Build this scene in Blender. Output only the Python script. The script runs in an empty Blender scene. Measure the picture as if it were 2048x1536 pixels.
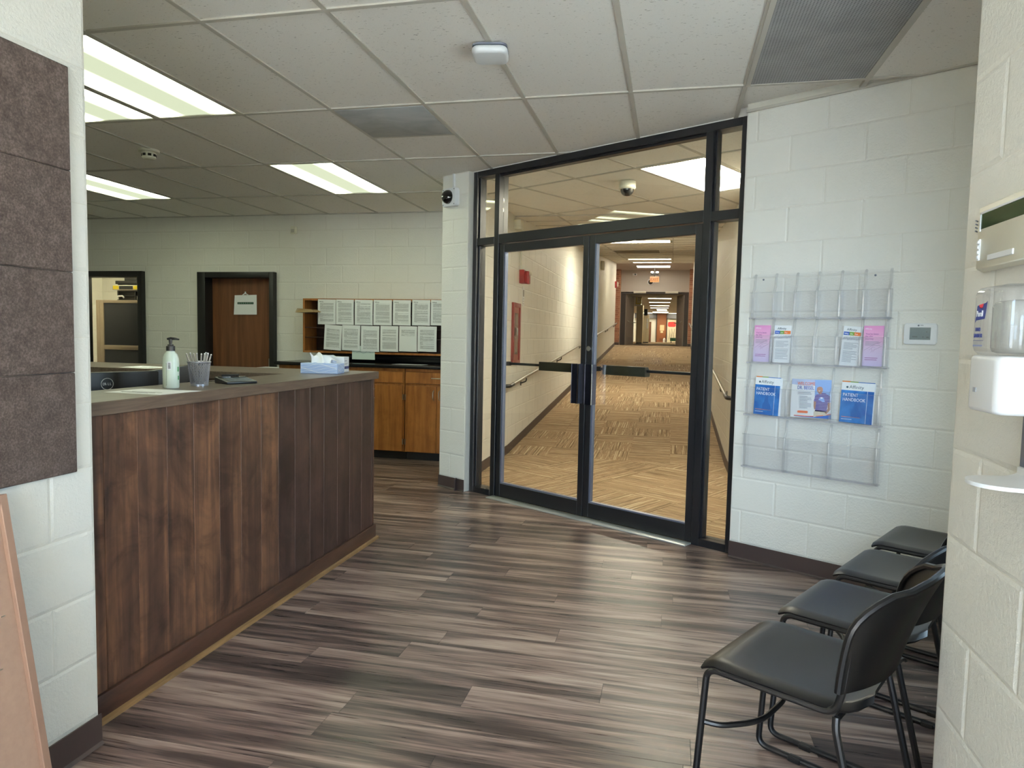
import bpy, bmesh, math, random
from mathutils import Vector, Matrix, Quaternion
import mathutils.geometry
random.seed(7)
sc = bpy.context.scene
COL = sc.collection
R = math.radians
PI = math.pi

# ------------------------------------------------------------------ camera, light, exposure
CAM_H = 1.352
F_PX = 1387.76
yaw, pitch, roll = R(12.78991), R(-3.94684), R(1.1649)
fwd = Vector((-math.sin(yaw), math.cos(yaw), 0)); right = Vector((math.cos(yaw), math.sin(yaw), 0)); up = Vector((0, 0, 1))
f2 = fwd*math.cos(pitch) + up*math.sin(pitch); u2 = up*math.cos(pitch) - fwd*math.sin(pitch)
r3 = right*math.cos(roll) + u2*math.sin(roll); u3 = u2*math.cos(roll) - right*math.sin(roll)
cd = bpy.data.cameras.new('camera'); cam = bpy.data.objects.new('camera', cd); COL.objects.link(cam)
cd.sensor_width = 36; cd.lens = F_PX/2048*36; cd.clip_start = .02; cd.clip_end = 300
cam.matrix_world = Matrix(((r3.x, u3.x, -f2.x, 0), (r3.y, u3.y, -f2.y, 0), (r3.z, u3.z, -f2.z, CAM_H), (0, 0, 0, 1)))
sc.camera = cam
sc.view_settings.view_transform = 'Standard'; sc.view_settings.look = 'None'
sc.view_settings.gamma = 1; sc.view_settings.use_curve_mapping = False
sc.view_settings.exposure = 0.36
sc.cycles.use_denoising = True
sc.cycles.max_bounces = 14; sc.cycles.diffuse_bounces = 10; sc.cycles.glossy_bounces = 4
sc.cycles.transparent_max_bounces = 24; sc.cycles.transmission_bounces = 8
sc.cycles.sample_clamp_indirect = 6
sc.cycles.caustics_reflective = False; sc.cycles.caustics_refractive = False

SKY = 14.0
w = bpy.data.worlds.new('daylight'); sc.world = w; w.use_nodes = True
bg = w.node_tree.nodes['Background']; bg.inputs[0].default_value = (.58, .77, 1.0, 1); bg.inputs[1].default_value = SKY
ENT_Y = -3.2
def portal(name, loc, rot, sx, sy):
    l = bpy.data.lights.new(name, 'AREA'); l.shape = 'RECTANGLE'; l.size = sx; l.size_y = sy; l.cycles.is_portal = True
    o = bpy.data.objects.new(name, l); COL.objects.link(o); o.location = loc; o.rotation_euler = rot
portal('entrance_daylight', (-.225, ENT_Y-.02, 1.26), (R(90), 0, 0), 1.65, 2.52)
sl_ = bpy.data.lights.new('sun', 'SUN'); sl_.energy = 110; sl_.angle = R(.6); sl_.color = (1, .96, .9)
so_ = bpy.data.objects.new('sun', sl_); COL.objects.link(so_); so_.rotation_euler = Vector((.5, .62, -.6)).to_track_quat('-Z', 'Y').to_euler()
portal('window_daylight', (.80+.5*.6+.866*.03, 1.765+.866*.6-.5*.03, 1.5), (R(90), 0, R(60)), .9, 1.4)
L_OFF = 16.0     # office tubes
L_COR = 100.0     # corridor tubes
L_MID = .62

# ------------------------------------------------------------------ helpers
def lin(c):
    c = c/255
    return c/12.92 if c <= .04045 else ((c+.055)/1.055)**2.4
def rgb(r, g, b): return (lin(r), lin(g), lin(b), 1)

class NT:
    def __init__(s, name):
        s.m = bpy.data.materials.new(name); s.m.use_nodes = True; s.t = s.m.node_tree; s.n = s.t.nodes
        s.b = s.n['Principled BSDF']; s.out = s.n['Material Output']
    def node(s, t, **k):
        n = s.n.new(t)
        for a, v in k.items(): setattr(n, a, v)
        return n
    def link(s, a, b): s.t.links.new(a, b)
    def coords(s, kind='Object', scale=(1, 1, 1), rnd=0, rot=(0, 0, 0)):
        tc = s.node('ShaderNodeTexCoord'); mp = s.node('ShaderNodeMapping')
        mp.inputs['Scale'].default_value = scale; mp.inputs['Rotation'].default_value = rot
        src = tc.outputs[kind]
        if rnd:
            oi = s.node('ShaderNodeObjectInfo'); mul = s.node('ShaderNodeVectorMath', operation='MULTIPLY'); comb = s.node('ShaderNodeCombineXYZ')
            for i in range(3): s.link(oi.outputs['Random'], comb.inputs[i])
            mul.inputs[1].default_value = (rnd, rnd*1.7, rnd*2.3); s.link(comb.outputs[0], mul.inputs[0])
            add = s.node('ShaderNodeVectorMath', operation='ADD'); s.link(src, add.inputs[0]); s.link(mul.outputs[0], add.inputs[1]); src = add.outputs[0]
        s.link(src, mp.inputs['Vector']); return mp.outputs[0]
    def noise(s, vec, scale, detail=3, rough=.55, dist=0):
        n = s.node('ShaderNodeTexNoise'); n.inputs['Scale'].default_value = scale; n.inputs['Detail'].default_value = detail
        n.inputs['Roughness'].default_value = rough; n.inputs['Distortion'].default_value = dist
        s.link(vec, n.inputs['Vector']); return n.outputs['Fac']
    def ramp(s, fac, stops):
        r = s.node('ShaderNodeValToRGB'); e = r.color_ramp.elements
        e[0].position, e[0].color = stops[0]; e[1].position, e[1].color = stops[-1]
        for p, c in stops[1:-1]:
            x = e.new(p); x.color = c
        s.link(fac, r.inputs[0]); return r.outputs[0]
    def math(s, op, a, b=None):
        n = s.node('ShaderNodeMath', operation=op)
        for i, v in enumerate((a, b)):
            if v is None: continue
            if isinstance(v, (int, float)): n.inputs[i].default_value = v
            else: s.link(v, n.inputs[i])
        return n.outputs[0]
    def mix(s, fac, a, b, mode='MIX'):
        n = s.node('ShaderNodeMix', data_type='RGBA', blend_type=mode)
        for i, v in ((0, fac), (6, a), (7, b)):
            if isinstance(v, (int, float, tuple)): n.inputs[i].default_value = v
            else: s.link(v, n.inputs[i])
        return n.outputs[2]
    def bump(s, h, strength=.3, dist=.01):
        b = s.node('ShaderNodeBump'); b.inputs['Strength'].default_value = strength; b.inputs['Distance'].default_value = dist
        s.link(h, b.inputs['Height']); s.link(b.outputs[0], s.b.inputs['Normal'])
    def set(s, **k):
        for a, v in k.items():
            i = s.b.inputs[a.replace('_', ' ')]
            if isinstance(v, (int, float, tuple)): i.default_value = v
            else: s.link(v, i)
        return s

def plain(name, c, rough=.5, metal=0, spec=.5, coat=0):
    t = NT(name); t.set(Base_Color=c, Roughness=rough, Metallic=metal); t.b.inputs['Specular IOR Level'].default_value = spec
    t.b.inputs['Coat Weight'].default_value = coat
    return t.m
def emit(name, c, s):
    t = NT(name); t.set(Base_Color=(0, 0, 0, 1), Emission_Color=c, Emission_Strength=s); return t.m
def clear(name, tint=(1, 1, 1, 1), refl=1.0, rough=.02, diffuse=0.0, dcol=(.9, .9, .95, 1), base=0.0):
    t = NT(name); t.n.remove(t.b)
    tr = t.node('ShaderNodeBsdfTransparent'); tr.inputs[0].default_value = tint
    gl = t.node('ShaderNodeBsdfGlossy'); gl.inputs['Roughness'].default_value = rough
    fr = t.node('ShaderNodeFresnel'); ge = t.node('ShaderNodeNewGeometry'); t.link(t.math('SUBTRACT', 1.5, t.math('MULTIPLY', ge.outputs['Backfacing'], 1.5-1/1.5)), fr.inputs[0])
    mx = t.node('ShaderNodeMixShader'); f = t.math('MULTIPLY', fr.outputs[0], refl); f = t.math('ADD', f, base)
    t.link(f, mx.inputs[0]); t.link(tr.outputs[0], mx.inputs[1]); t.link(gl.outputs[0], mx.inputs[2])
    o = mx.outputs[0]
    if diffuse:
        df = t.node('ShaderNodeBsdfDiffuse'); df.inputs[0].default_value = dcol
        m2 = t.node('ShaderNodeMixShader'); m2.inputs[0].default_value = diffuse
        t.link(o, m2.inputs[1]); t.link(df.outputs[0], m2.inputs[2]); o = m2.outputs[0]
    t.link(o, t.out.inputs[0]); return t.m

def wood(name, cols, sx=(3, 40, 3), rnd=9, rough=.4, bump=.05, blotch=0, coat=0, axis=None):
    t = NT(name); v = t.coords('Object', sx, rnd)
    n = t.noise(v, 1.0, 5, .6, .6); c = t.ramp(n, cols)
    if blotch:
        v2 = t.coords('Object', (1, 1, 1), rnd*1.3); n2 = t.noise(v2, 5.0, 4, .65, 1.0)
        k = t.ramp(n2, [(.35, (.42, .38, .4, 1)), (.5, (.85, .85, .85, 1)), (.68, (1.25, 1.2, 1.15, 1))])
        c = t.mix(blotch, c, t.mix(1.0, c, k, 'MULTIPLY'))
    t.set(Base_Color=c, Roughness=rough); t.b.inputs['Coat Weight'].default_value = coat
    if bump: t.bump(n, bump, .004)
    return t.m

def m_cmu(name, c, bs=.35):
    t = NT(name); v = t.coords('Object'); n = t.noise(v, 85, 5, .7); n2 = t.noise(v, 4, 3)
    t.set(Base_Color=t.mix(n2, tuple(x*.95 for x in c[:3])+(1,), c), Roughness=.42); t.bump(n, bs, .012); return t.m

M = {}
M['cmu'] = m_cmu('painted_block_cream', rgb(231, 229, 221))
M['cmu_smooth'] = m_cmu('painted_block_smooth', rgb(231, 229, 221), .12)
M['mortar'] = m_cmu('painted_joint', rgb(222, 219, 208), .3)
def m_tile():
    t = NT('ceiling_tile_fissured'); v = t.coords('Object', (1, 1, 1), 7); n = t.noise(v, 190, 3, .7)
    v2 = t.coords('Object', (46, 150, 40), 5); n2 = t.noise(v2, 1.0, 3, .5)
    spots = t.ramp(n2, [(.0, (0, 0, 0, 1)), (.30, (0, 0, 0, 1)), (.34, (1, 1, 1, 1))])
    c = t.mix(t.math('MULTIPLY', n, .35), rgb(243, 239, 232), rgb(200, 196, 188))
    t.set(Base_Color=t.mix(spots, rgb(172, 166, 156), c), Roughness=.9); t.bump(n, .25, .004); return t.m
M['tile'] = m_tile()
M['grid'] = plain('ceiling_grid_metal', rgb(188, 184, 174), .5)
M['base_vinyl'] = plain('brown_vinyl_cove', rgb(66, 54, 52), .45)
M['black_frame'] = plain('black_painted_aluminium', rgb(27, 28, 32), .34)
M['black_trim'] = plain('black_painted_steel', rgb(26, 25, 25), .45)
M['glass'] = clear('window_glass', (.93, .95, .92, 1), 1.0, .0)
M['acrylic'] = clear('clear_acrylic', (.992, .992, .995, 1), .55, .03, .006)
M['acrylic_edge'] = clear('clear_acrylic_edge', (.985, .985, .992, 1), .7, .1, .10, (.86, .87, .93, 1), .04)
M['acrylic_rib'] = clear('clear_acrylic_rib', (.985, .987, .992, 1), 1.3, .08, .05, (.9, .93, 1, 1), .05)
M['alu'] = plain('brushed_aluminium', rgb(205, 208, 205), .35, .6)
M['chrome'] = plain('polished_chrome', rgb(215, 218, 222), .14, 1)
M['steel'] = plain('satin_steel', rgb(176, 172, 160), .3, 1)
M['black_metal'] = plain('black_powder_coat', rgb(20, 20, 22), .36)
M['black_plastic'] = plain('black_plastic', rgb(24, 24, 26), .38)
M['chair_plastic'] = plain('black_chair_shell', rgb(14, 14, 16), .31)
M['white_plastic'] = plain('white_plastic', rgb(226, 228, 230), .35)
M['beige_plastic'] = plain('warm_white_plastic', rgb(222, 219, 202), .4)
M['dark_dome'] = plain('smoked_dome', rgb(10, 10, 12), .06, coat=.5)
M['paper'] = plain('white_paper', rgb(232, 234, 236), .7)
M['grey'] = plain('grey_plastic', rgb(104, 108, 122), .4)
M['red'] = plain('red_enamel', rgb(150, 30, 32), .4)
M['darkred'] = plain('maroon_enamel', rgb(126, 44, 38), .4)

def m_planks():
    t = NT('vinyl_plank_floor'); v = t.coords('Object', (1.1, 17, 1), 23)
    n = t.noise(v, 1.0, 4, .55, .5); v2 = t.coords('Object', (4, 120, 1), 31); g = t.noise(v2, 1.0, 3, .6)
    oi = t.node('ShaderNodeObjectInfo')
    f = t.math('ADD', n, t.math('MULTIPLY', t.math('SUBTRACT', g, .5), .42)); f = t.math('ADD', f, t.math('MULTIPLY', t.math('SUBTRACT', oi.outputs['Random'], .5), .13))
    c = t.ramp(f, [(.28, rgb(52, 44, 43)), (.42, rgb(80, 67, 64)), (.52, rgb(118, 99, 92)), (.63, rgb(152, 132, 122)), (.78, rgb(176, 158, 146))])
    t.set(Base_Color=c, Roughness=t.ramp(g, [(.2, (.24, .24, .24, 1)), (.8, (.38, .38, .38, 1))])); t.bump(g, .08, .002); return t.m
M['plank'] = m_planks()
M['subfloor'] = plain('plank_joint', rgb(30, 25, 25), .6)
def m_carpet():
    t = NT('striped_carpet_tile'); v = t.coords('Object', (1.3, 62, 1), 19); n = t.noise(v, 1.0, 1.5, .5)
    v2 = t.coords('Object', (1, 1, 1), 3); fz = t.noise(v2, 420, 2, .7); v3 = t.coords('Object', (8, 150, 1), 11); n3 = t.noise(v3, 1, 2)
    f = t.math('ADD', n, t.math('MULTIPLY', t.math('SUBTRACT', n3, .5), .35))
    c = t.ramp(f, [(.30, rgb(112, 90, 68)), (.40, rgb(148, 124, 96)), (.48, rgb(180, 157, 126)), (.55, rgb(146, 114, 88)), (.63, rgb(198, 176, 144)), (.74, rgb(222, 206, 176))])
    c = t.mix(t.math('MULTIPLY', fz, .4), c, rgb(122, 100, 76))
    t.set(Base_Color=c, Roughness=.95); t.b.inputs['Specular IOR Level'].default_value = .15; t.bump(fz, .4, .004); return t.m
M['carpet'] = m_carpet()
M['counter_plank'] = wood('stained_counter_plank', [(.25, rgb(54, 39, 33)), (.45, rgb(80, 57, 46)), (.6, rgb(108, 77, 58)), (.78, rgb(134, 98, 73))], (20, 20, 1.2), 13, .42, .03, 1.0)
M['counter_plank_dark'] = wood('stained_counter_plank_dark', [(.25, rgb(44, 32, 29)), (.5, rgb(64, 46, 42)), (.78, rgb(88, 64, 56))], (20, 20, 1.2), 13, .42, .03, .9)
M['counter_trim'] = wood('stained_trim', [(.3, rgb(54, 36, 29)), (.7, rgb(86, 58, 44))], (20, 3, 20), 3, .4, .03)
M['quarter'] = wood('worn_quarter_round', [(.3, rgb(88, 68, 44)), (.7, rgb(142, 112, 74))], (30, 3, 30), 3, .5, .03)
M['laminate'] = wood('brown_laminate_top', [(.25, rgb(70, 58, 50)), (.5, rgb(92, 78, 68)), (.75, rgb(112, 97, 84))], (60, 4, 60), 0, .33, .02)
M['honey'] = wood('honey_oak', [(.25, rgb(124, 76, 34)), (.5, rgb(156, 100, 48)), (.75, rgb(178, 120, 62))], (22, 22, 1.5), 5, .38, .03, .25)
M['shelf_dark'] = wood('dark_shelf_inside', [(.3, rgb(44, 28, 22)), (.7, rgb(66, 42, 32))], (3, 22, 22), 5, .5, 0)
M['door_wood'] = wood('walnut_door_veneer', [(.25, rgb(88, 54, 34)), (.5, rgb(112, 70, 44)), (.75, rgb(130, 84, 54))], (22, 22, 1.2), 2, .42, .02)
M['black_top'] = plain('black_lab_worktop', rgb(22, 22, 24), .22)
def m_felt():
    t = NT('taupe_felt'); v = t.coords('Object', (1, 1, 1), 3); n = t.noise(v, 160, 4, .75); n2 = t.noise(v, 30, 3)
    c = t.ramp(t.math('ADD', t.math('MULTIPLY', n, .7), t.math('MULTIPLY', n2, .3)), [(.32, rgb(62, 54, 51)), (.5, rgb(82, 73, 70)), (.68, rgb(110, 100, 96))])
    t.set(Base_Color=c, Roughness=.95); t.b.inputs['Specular IOR Level'].default_value = .1; t.bump(n, .4, .004); return t.m
M['felt'] = m_felt()
def m_perf():
    t = NT('perforated_grille'); v = t.coords('Object', (1, 1, 1)); vo = t.node('ShaderNodeTexVoronoi'); vo.inputs['Scale'].default_value = 75; vo.inputs['Randomness'].default_value = 0
    t.link(v, vo.inputs['Vector']); n = t.noise(v, 5, 4, .6)
    base = t.mix(n, rgb(176, 176, 176), rgb(112, 112, 114)); h = t.ramp(vo.outputs['Distance'], [(.26, (0, 0, 0, 1)), (.36, (1, 1, 1, 1))])
    t.set(Base_Color=t.mix(h, rgb(50, 50, 52), base), Roughness=.6); return t.m
M['perf'] = m_perf()
M['cloudy_vent'] = wood('grey_dusty_panel', [(.3, rgb(150, 154, 156)), (.7, rgb(186, 188, 188))], (3, 5, 3), 1, .6, 0)
def m_diff(name, c, edge, mid):
    # prismatic lens with two tubes behind it: local x across the fitting (-.3 .. .3)
    t = NT(name); tc = t.node('ShaderNodeTexCoord'); sp = t.node('ShaderNodeSeparateXYZ'); t.link(tc.outputs['Object'], sp.inputs[0])
    a = t.math('ABSOLUTE', sp.outputs[0]); b = t.math('SUBTRACT', a, .215); b = t.math('ABSOLUTE', b); k = t.math('SUBTRACT', 1.0, t.math('DIVIDE', b, .13)); k = t.math('MAXIMUM', k, 0.0)
    k = t.math('POWER', k, 1.5)
    s = t.math('ADD', t.math('MULTIPLY', k, edge), mid)
    t.set(Base_Color=(.02, .02, .02, 1), Emission_Color=c, Emission_Strength=s); return t.m
M['diff_office'] = m_diff('office_light_lens', (.91, 1.0, .70, 1), L_OFF, L_MID)
M['diff_cor'] = m_diff('corridor_light_lens', (1.0, .91, .76, 1), L_COR, 4)
M['diff_hall'] = m_diff('hall_light_lens', (1.0, .90, .72, 1), 36, 4)
M['diff_vest'] = m_diff('vestibule_light_lens', (1.0, .88, .76, 1), 52, 4)
M['diff_back'] = m_diff('back_room_lens', (1, .97, .66, 1), 40, 4)
def m_doc(seed):
    t = NT('printed_letter'); tc = t.node('ShaderNodeTexCoord'); sp = t.node('ShaderNodeSeparateXYZ'); t.link(tc.outputs['Generated'], sp.inputs[0])
    oi = t.node('ShaderNodeObjectInfo'); x, z = sp.outputs[0], sp.outputs[2]
    row = t.math('MULTIPLY', z, 58.0); fr = t.math('FRACT', row); ink = t.math('LESS_THAN', fr, .5)
    fl = t.math('FLOOR', row); wn = t.node('ShaderNodeTexWhiteNoise', noise_dimensions='2D'); cb = t.node('ShaderNodeCombineXYZ'); t.link(fl, cb.inputs[0]); t.link(t.math('MULTIPLY', oi.outputs['Random'], 91.0), cb.inputs[1]); t.link(cb.outputs[0], wn.inputs['Vector'])
    long = t.math('ADD', t.math('MULTIPLY', t.math('GREATER_THAN', wn.outputs['Value'], .22), .6), .28)
    gap = t.math('GREATER_THAN', wn.outputs['Value'], .1)
    wv = t.coords('Generated', (60, 1, 58), 5); words = t.math('GREATER_THAN', t.noise(wv, 1.0, 1), .40)
    m = t.math('MULTIPLY', ink, t.math('GREATER_THAN', x, .12)); m = t.math('MULTIPLY', m, t.math('LESS_THAN', x, long)); m = t.math('MULTIPLY', m, gap); m = t.math('MULTIPLY', m, words)
    m = t.math('MULTIPLY', m, t.math('LESS_THAN', z, .86)); m = t.math('MULTIPLY', m, t.math('GREATER_THAN', z, seed))
    t.set(Base_Color=t.mix(t.math('MULTIPLY', m, .8), rgb(226, 228, 226), rgb(60, 60, 62)), Roughness=.8); return t.m
M['doc'] = m_doc(.10); M['doc_half'] = m_doc(.62)

# mesh builder -------------------------------------------------------------
class MB:
    def __init__(s): s.v = []; s.f = []
    def add(s, vs, fs):
        n = len(s.v); s.v += [tuple(v) for v in vs]; s.f += [tuple(i+n for i in f) for f in fs]; return s
    def box(s, x0, x1, y0, y1, z0, z1):
        return s.add([(x0, y0, z0), (x1, y0, z0), (x1, y1, z0), (x0, y1, z0), (x0, y0, z1), (x1, y0, z1), (x1, y1, z1), (x0, y1, z1)],
                     [(0, 3, 2, 1), (4, 5, 6, 7), (0, 1, 5, 4), (1, 2, 6, 5), (2, 3, 7, 6), (3, 0, 4, 7)])
    def prism(s, pts, a, b, ax='z'):
        n = len(pts)
        ar = sum(pts[i][0]*pts[(i+1) % n][1]-pts[(i+1) % n][0]*pts[i][1] for i in range(n))
        if ar < 0: pts = pts[::-1]
        def P(p, t): return {'z': (p[0], p[1], t), 'y': (p[0], -t, p[1]), 'x': (t, p[0], p[1])}[ax]
        return s.add([P(p, a) for p in pts]+[P(p, b) for p in pts], [tuple(range(n))[::-1], tuple(range(n, 2*n))]+[(i, (i+1) % n, n+(i+1) % n, n+i) for i in range(n)])
    def tube(s, path, r, n=10, closed=False):
        P = [Vector(p) for p in path]; N = len(P); rings = []; prev = None
        rr = r if isinstance(r, (list, tuple)) else [r]*N
        for i in range(N):
            a = P[(i-1) % N] if (i > 0 or closed) else P[i]; b = P[(i+1) % N] if (i < N-1 or closed) else P[i]
            t = (b-a).normalized()
            if prev is None:
                x = t.orthogonal().normalized()
            else:
                x = (prev - t*prev.dot(t)).normalized()
            prev = x; y = t.cross(x)
            rings.append([P[i]+(x*math.cos(2*PI*k/n)+y*math.sin(2*PI*k/n))*rr[i] for k in range(n)])
        vs = [v for q in rings for v in q]; fs = []
        for i in range(N if closed else N-1):
            j = (i+1) % N
            for k in range(n): fs.append((i*n+k, i*n+(k+1) % n, j*n+(k+1) % n, j*n+k))
        if not closed: fs += [tuple(range(n))[::-1], tuple(range((N-1)*n, N*n))]
        return s.add(vs, fs)
    def lathe(s, prof, n=24, c=(0, 0, 0), ax='z'):
        vs = []; fs = []; m = len(prof)
        for r, z in prof:
            for k in range(n):
                a = 2*PI*k/n; p = (r*math.cos(a), r*math.sin(a), z)
                if ax == 'y': p = (p[0], -p[2], p[1])
                vs.append((p[0]+c[0], p[1]+c[1], p[2]+c[2]))
        for i in range(m-1):
            for k in range(n): fs.append((i*n+k, i*n+(k+1) % n, (i+1)*n+(k+1) % n, (i+1)*n+k))
        fs += [tuple(range(n))[::-1], tuple(range((m-1)*n, m*n))]
        return s.add(vs, fs)
    def shell(s, fn, nu, nv, th):
        G = [[Vector(fn(i/nu, j/nv)) for j in range(nv+1)] for i in range(nu+1)]
        top = []; bot = []
        for i in range(nu+1):
            for j in range(nv+1):
                du = G[min(i+1, nu)][j]-G[max(i-1, 0)][j]; dv = G[i][min(j+1, nv)]-G[i][max(j-1, 0)]
                n = du.cross(dv); n = n.normalized() if n.length > 1e-9 else Vector((0, 0, 1))
                top.append(G[i][j]); bot.append(G[i][j]-n*th)
        q = nv+1; o = len(top); fs = []
        for i in range(nu):
            for j in range(nv):
                a, b, c, d = i*q+j, (i+1)*q+j, (i+1)*q+j+1, i*q+j+1
                fs += [(a, b, c, d), (o+d, o+c, o+b, o+a)]
        for i in range(nu):
            a, b = i*q, (i+1)*q; fs.append((a, o+a, o+b, b)); a, b = i*q+nv, (i+1)*q+nv; fs.append((b, o+b, o+a, a))
        for j in range(nv):
            a, b = j, j+1; fs.append((b, o+b, o+a, a)); a, b = nu*q+j, nu*q+j+1; fs.append((a, o+a, o+b, b))
        return s.add(top+bot, fs)
    def mesh(s, name, bevel=0, seg=2, smooth=True, ang=35):
        me = bpy.data.meshes.new(name); me.from_pydata(s.v, [], s.f)
        bm = bmesh.new(); bm.from_mesh(me); bmesh.ops.recalc_face_normals(bm, faces=bm.faces)
        if bevel:
            es = [e for e in bm.edges if len(e.link_faces) == 2 and e.calc_face_angle(0) > R(40)]
            bmesh.ops.bevel(bm, geom=es, offset=bevel, segments=seg, affect='EDGES', profile=.5)
        bm.to_mesh(me); bm.free()
        if smooth:
            me.polygons.foreach_set('use_smooth', [True]*len(me.polygons)); me.set_sharp_from_angle(angle=R(ang))
        return me
def B(*a): return MB().box(*a)
def rounded(path, rad, seg=5):
    P = [Vector(p) for p in path]; out = [P[0]]
    for i in range(1, len(P)-1):
        a, b, c = P[i-1], P[i], P[i+1]; d1 = (a-b); d2 = (c-b); r = min(rad, d1.length*.49, d2.length*.49)
        p, q = b+d1.normalized()*r, b+d2.normalized()*r
        for k in range(seg+1):
            t = k/seg; out.append(p*(1-t)**2+b*2*t*(1-t)+q*t*t)
    return out+[P[-1]]
def rrect(x0, x1, z0, z1, r, n=5):
    pts = []
    for cx, cz, a0 in ((x1-r, z0+r, -90), (x1-r, z1-r, 0), (x0+r, z1-r, 90), (x0+r, z0+r, 180)):
        for k in range(n+1):
            a = R(a0+90*k/n); pts.append((cx+r*math.cos(a), cz+r*math.sin(a)))
    return pts

def obj(name, mb, mat, parent=None, loc=(0, 0, 0), rot=(0, 0, 0), bevel=0, seg=2, smooth=True, kind=None, label=None):
    me = mb if isinstance(mb, bpy.types.Mesh) else mb.mesh(name, bevel, seg, smooth)
    if mat is not None:
        m = M[mat] if isinstance(mat, str) else mat
        if not me.materials: me.materials.append(m)
    o = bpy.data.objects.new(name, me); COL.objects.link(o); o.location = loc; o.rotation_euler = rot
    if parent: o.parent = parent
    if kind: o['kind'] = kind
    if label: o['label'] = label
    return o
def tag(o, label, cat, group=None):
    o['label'] = label; o['category'] = cat
    if group: o['group'] = group
    return o
def thing(name, label, cat, loc=(0, 0, 0), rotz=0, group=None, rot=None):
    o = bpy.data.objects.new(name, None); o.empty_display_size = .05; COL.objects.link(o); o.location = loc
    o.rotation_euler = rot if rot else (0, 0, rotz)
    return tag(o, label, cat, group)
def struct(name, mb=None, mat=None, loc=(0, 0, 0), rotz=0, **k):
    if mb is None:
        o = bpy.data.objects.new(name, None); o.empty_display_size = .05; COL.objects.link(o); o.location = loc; o.rotation_euler = (0, 0, rotz)
    else: o = obj(name, mb, mat, None, loc, (0, 0, rotz), **k)
    o['kind'] = 'structure'; return o
def dup(root, loc, rotz, label=None):
    r = root.copy(); COL.objects.link(r); r.location = loc; r.rotation_euler = (0, 0, rotz)
    if label: r['label'] = label
    for ch in list(root.children):
        c = ch.copy(); COL.objects.link(c); c.parent = r
        for g in ch.children:
            d = g.copy(); COL.objects.link(d); d.parent = c
    return r
_txt = {}
def text(name, body, size, mat, parent, loc, sx=1.0, rot=(0, 0, 0), align='LEFT', ext=.0004, flat=False, shear=0):
    cu = bpy.data.curves.new(name, 'FONT'); cu.body = body; cu.size = size; cu.align_x = align; cu.extrude = ext; cu.resolution_u = 2; cu.shear = shear
    t = bpy.data.objects.new('tmp', cu); COL.objects.link(t); bpy.context.view_layer.update()
    dg = bpy.context.evaluated_depsgraph_get(); me = bpy.data.meshes.new_from_object(t.evaluated_get(dg)); bpy.data.objects.remove(t)
    me.name = name
    for v in me.vertices:
        x, y, z = v.co; v.co = (x*sx, y, z) if flat else (x*sx, -z, y)
    me.materials.clear()
    return obj(name, me, mat, parent, loc, rot)

def clip(poly, planes):
    for a, b, c in planes:            # keep a*x+b*y <= c
        out = []
        for i in range(len(poly)):
            p, q = poly[i], poly[(i+1) % len(poly)]; dp = a*p[0]+b*p[1]-c; dq = a*q[0]+b*q[1]-c
            if dp <= 0: out.append(p)
            if (dp < 0) != (dq < 0) and abs(dp-dq) > 1e-9:
                t = dp/(dp-dq); out.append((p[0]+(q[0]-p[0])*t, p[1]+(q[1]-p[1])*t))
        poly = out
        if len(poly) < 3: return []
    return poly

# frame of the 30 degree wall W
TH = R(30); E0 = Vector((.403, 4.483, 0)); D = Vector((math.cos(TH), -math.sin(TH), 0)); NV = Vector((-math.sin(TH), -math.cos(TH), 0))
def W(s, o, z=0): return E0 + D*s + NV*o + Vector((0, 0, z))
WN = (NV.x, NV.y, NV.dot(E0))          # NV.p >= WN[2]-> camera side
CEIL = 2.722
COURSE = .2032; Z0 = .102

# block walls ---------------------------------------------------------------
_blk = {}
def block_mesh(wd, ht):
    k = (round(wd, 3), round(ht, 3))
    if k not in _blk:
        e = .009; y = -.0024; x0, x1, z0, z1 = .0012, wd-.0012, .0012, ht-.0012
        _blk[k] = MB().add([(x0, 0, z0), (x1, 0, z0), (x1, 0, z1), (x0, 0, z1), (x0+e, y, z0+e), (x1-e, y, z0+e), (x1-e, y, z1-e), (x0+e, y, z1-e)],
                 [(4, 5, 6, 7), (0, 1, 5, 4), (1, 2, 6, 5), (2, 3, 7, 6), (3, 0, 4, 7)]).mesh('block', smooth=False)
    return _blk[k]
def minus(rs, h):
    out = []
    for x0, x1, z0, z1 in rs:
        a0, a1, b0, b1 = max(x0, h[0]), min(x1, h[1]), max(z0, h[2]), min(z1, h[3])
        if a0 >= a1 or b0 >= b1: out.append((x0, x1, z0, z1)); continue
        for q in ((x0, a0, z0, z1), (a1, x1, z0, z1), (a0, a1, z0, b0), (a0, a1, b1, z1)):
            if q[1]-q[0] > .015 and q[3]-q[2] > .015: out.append(q)
    return out
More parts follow.
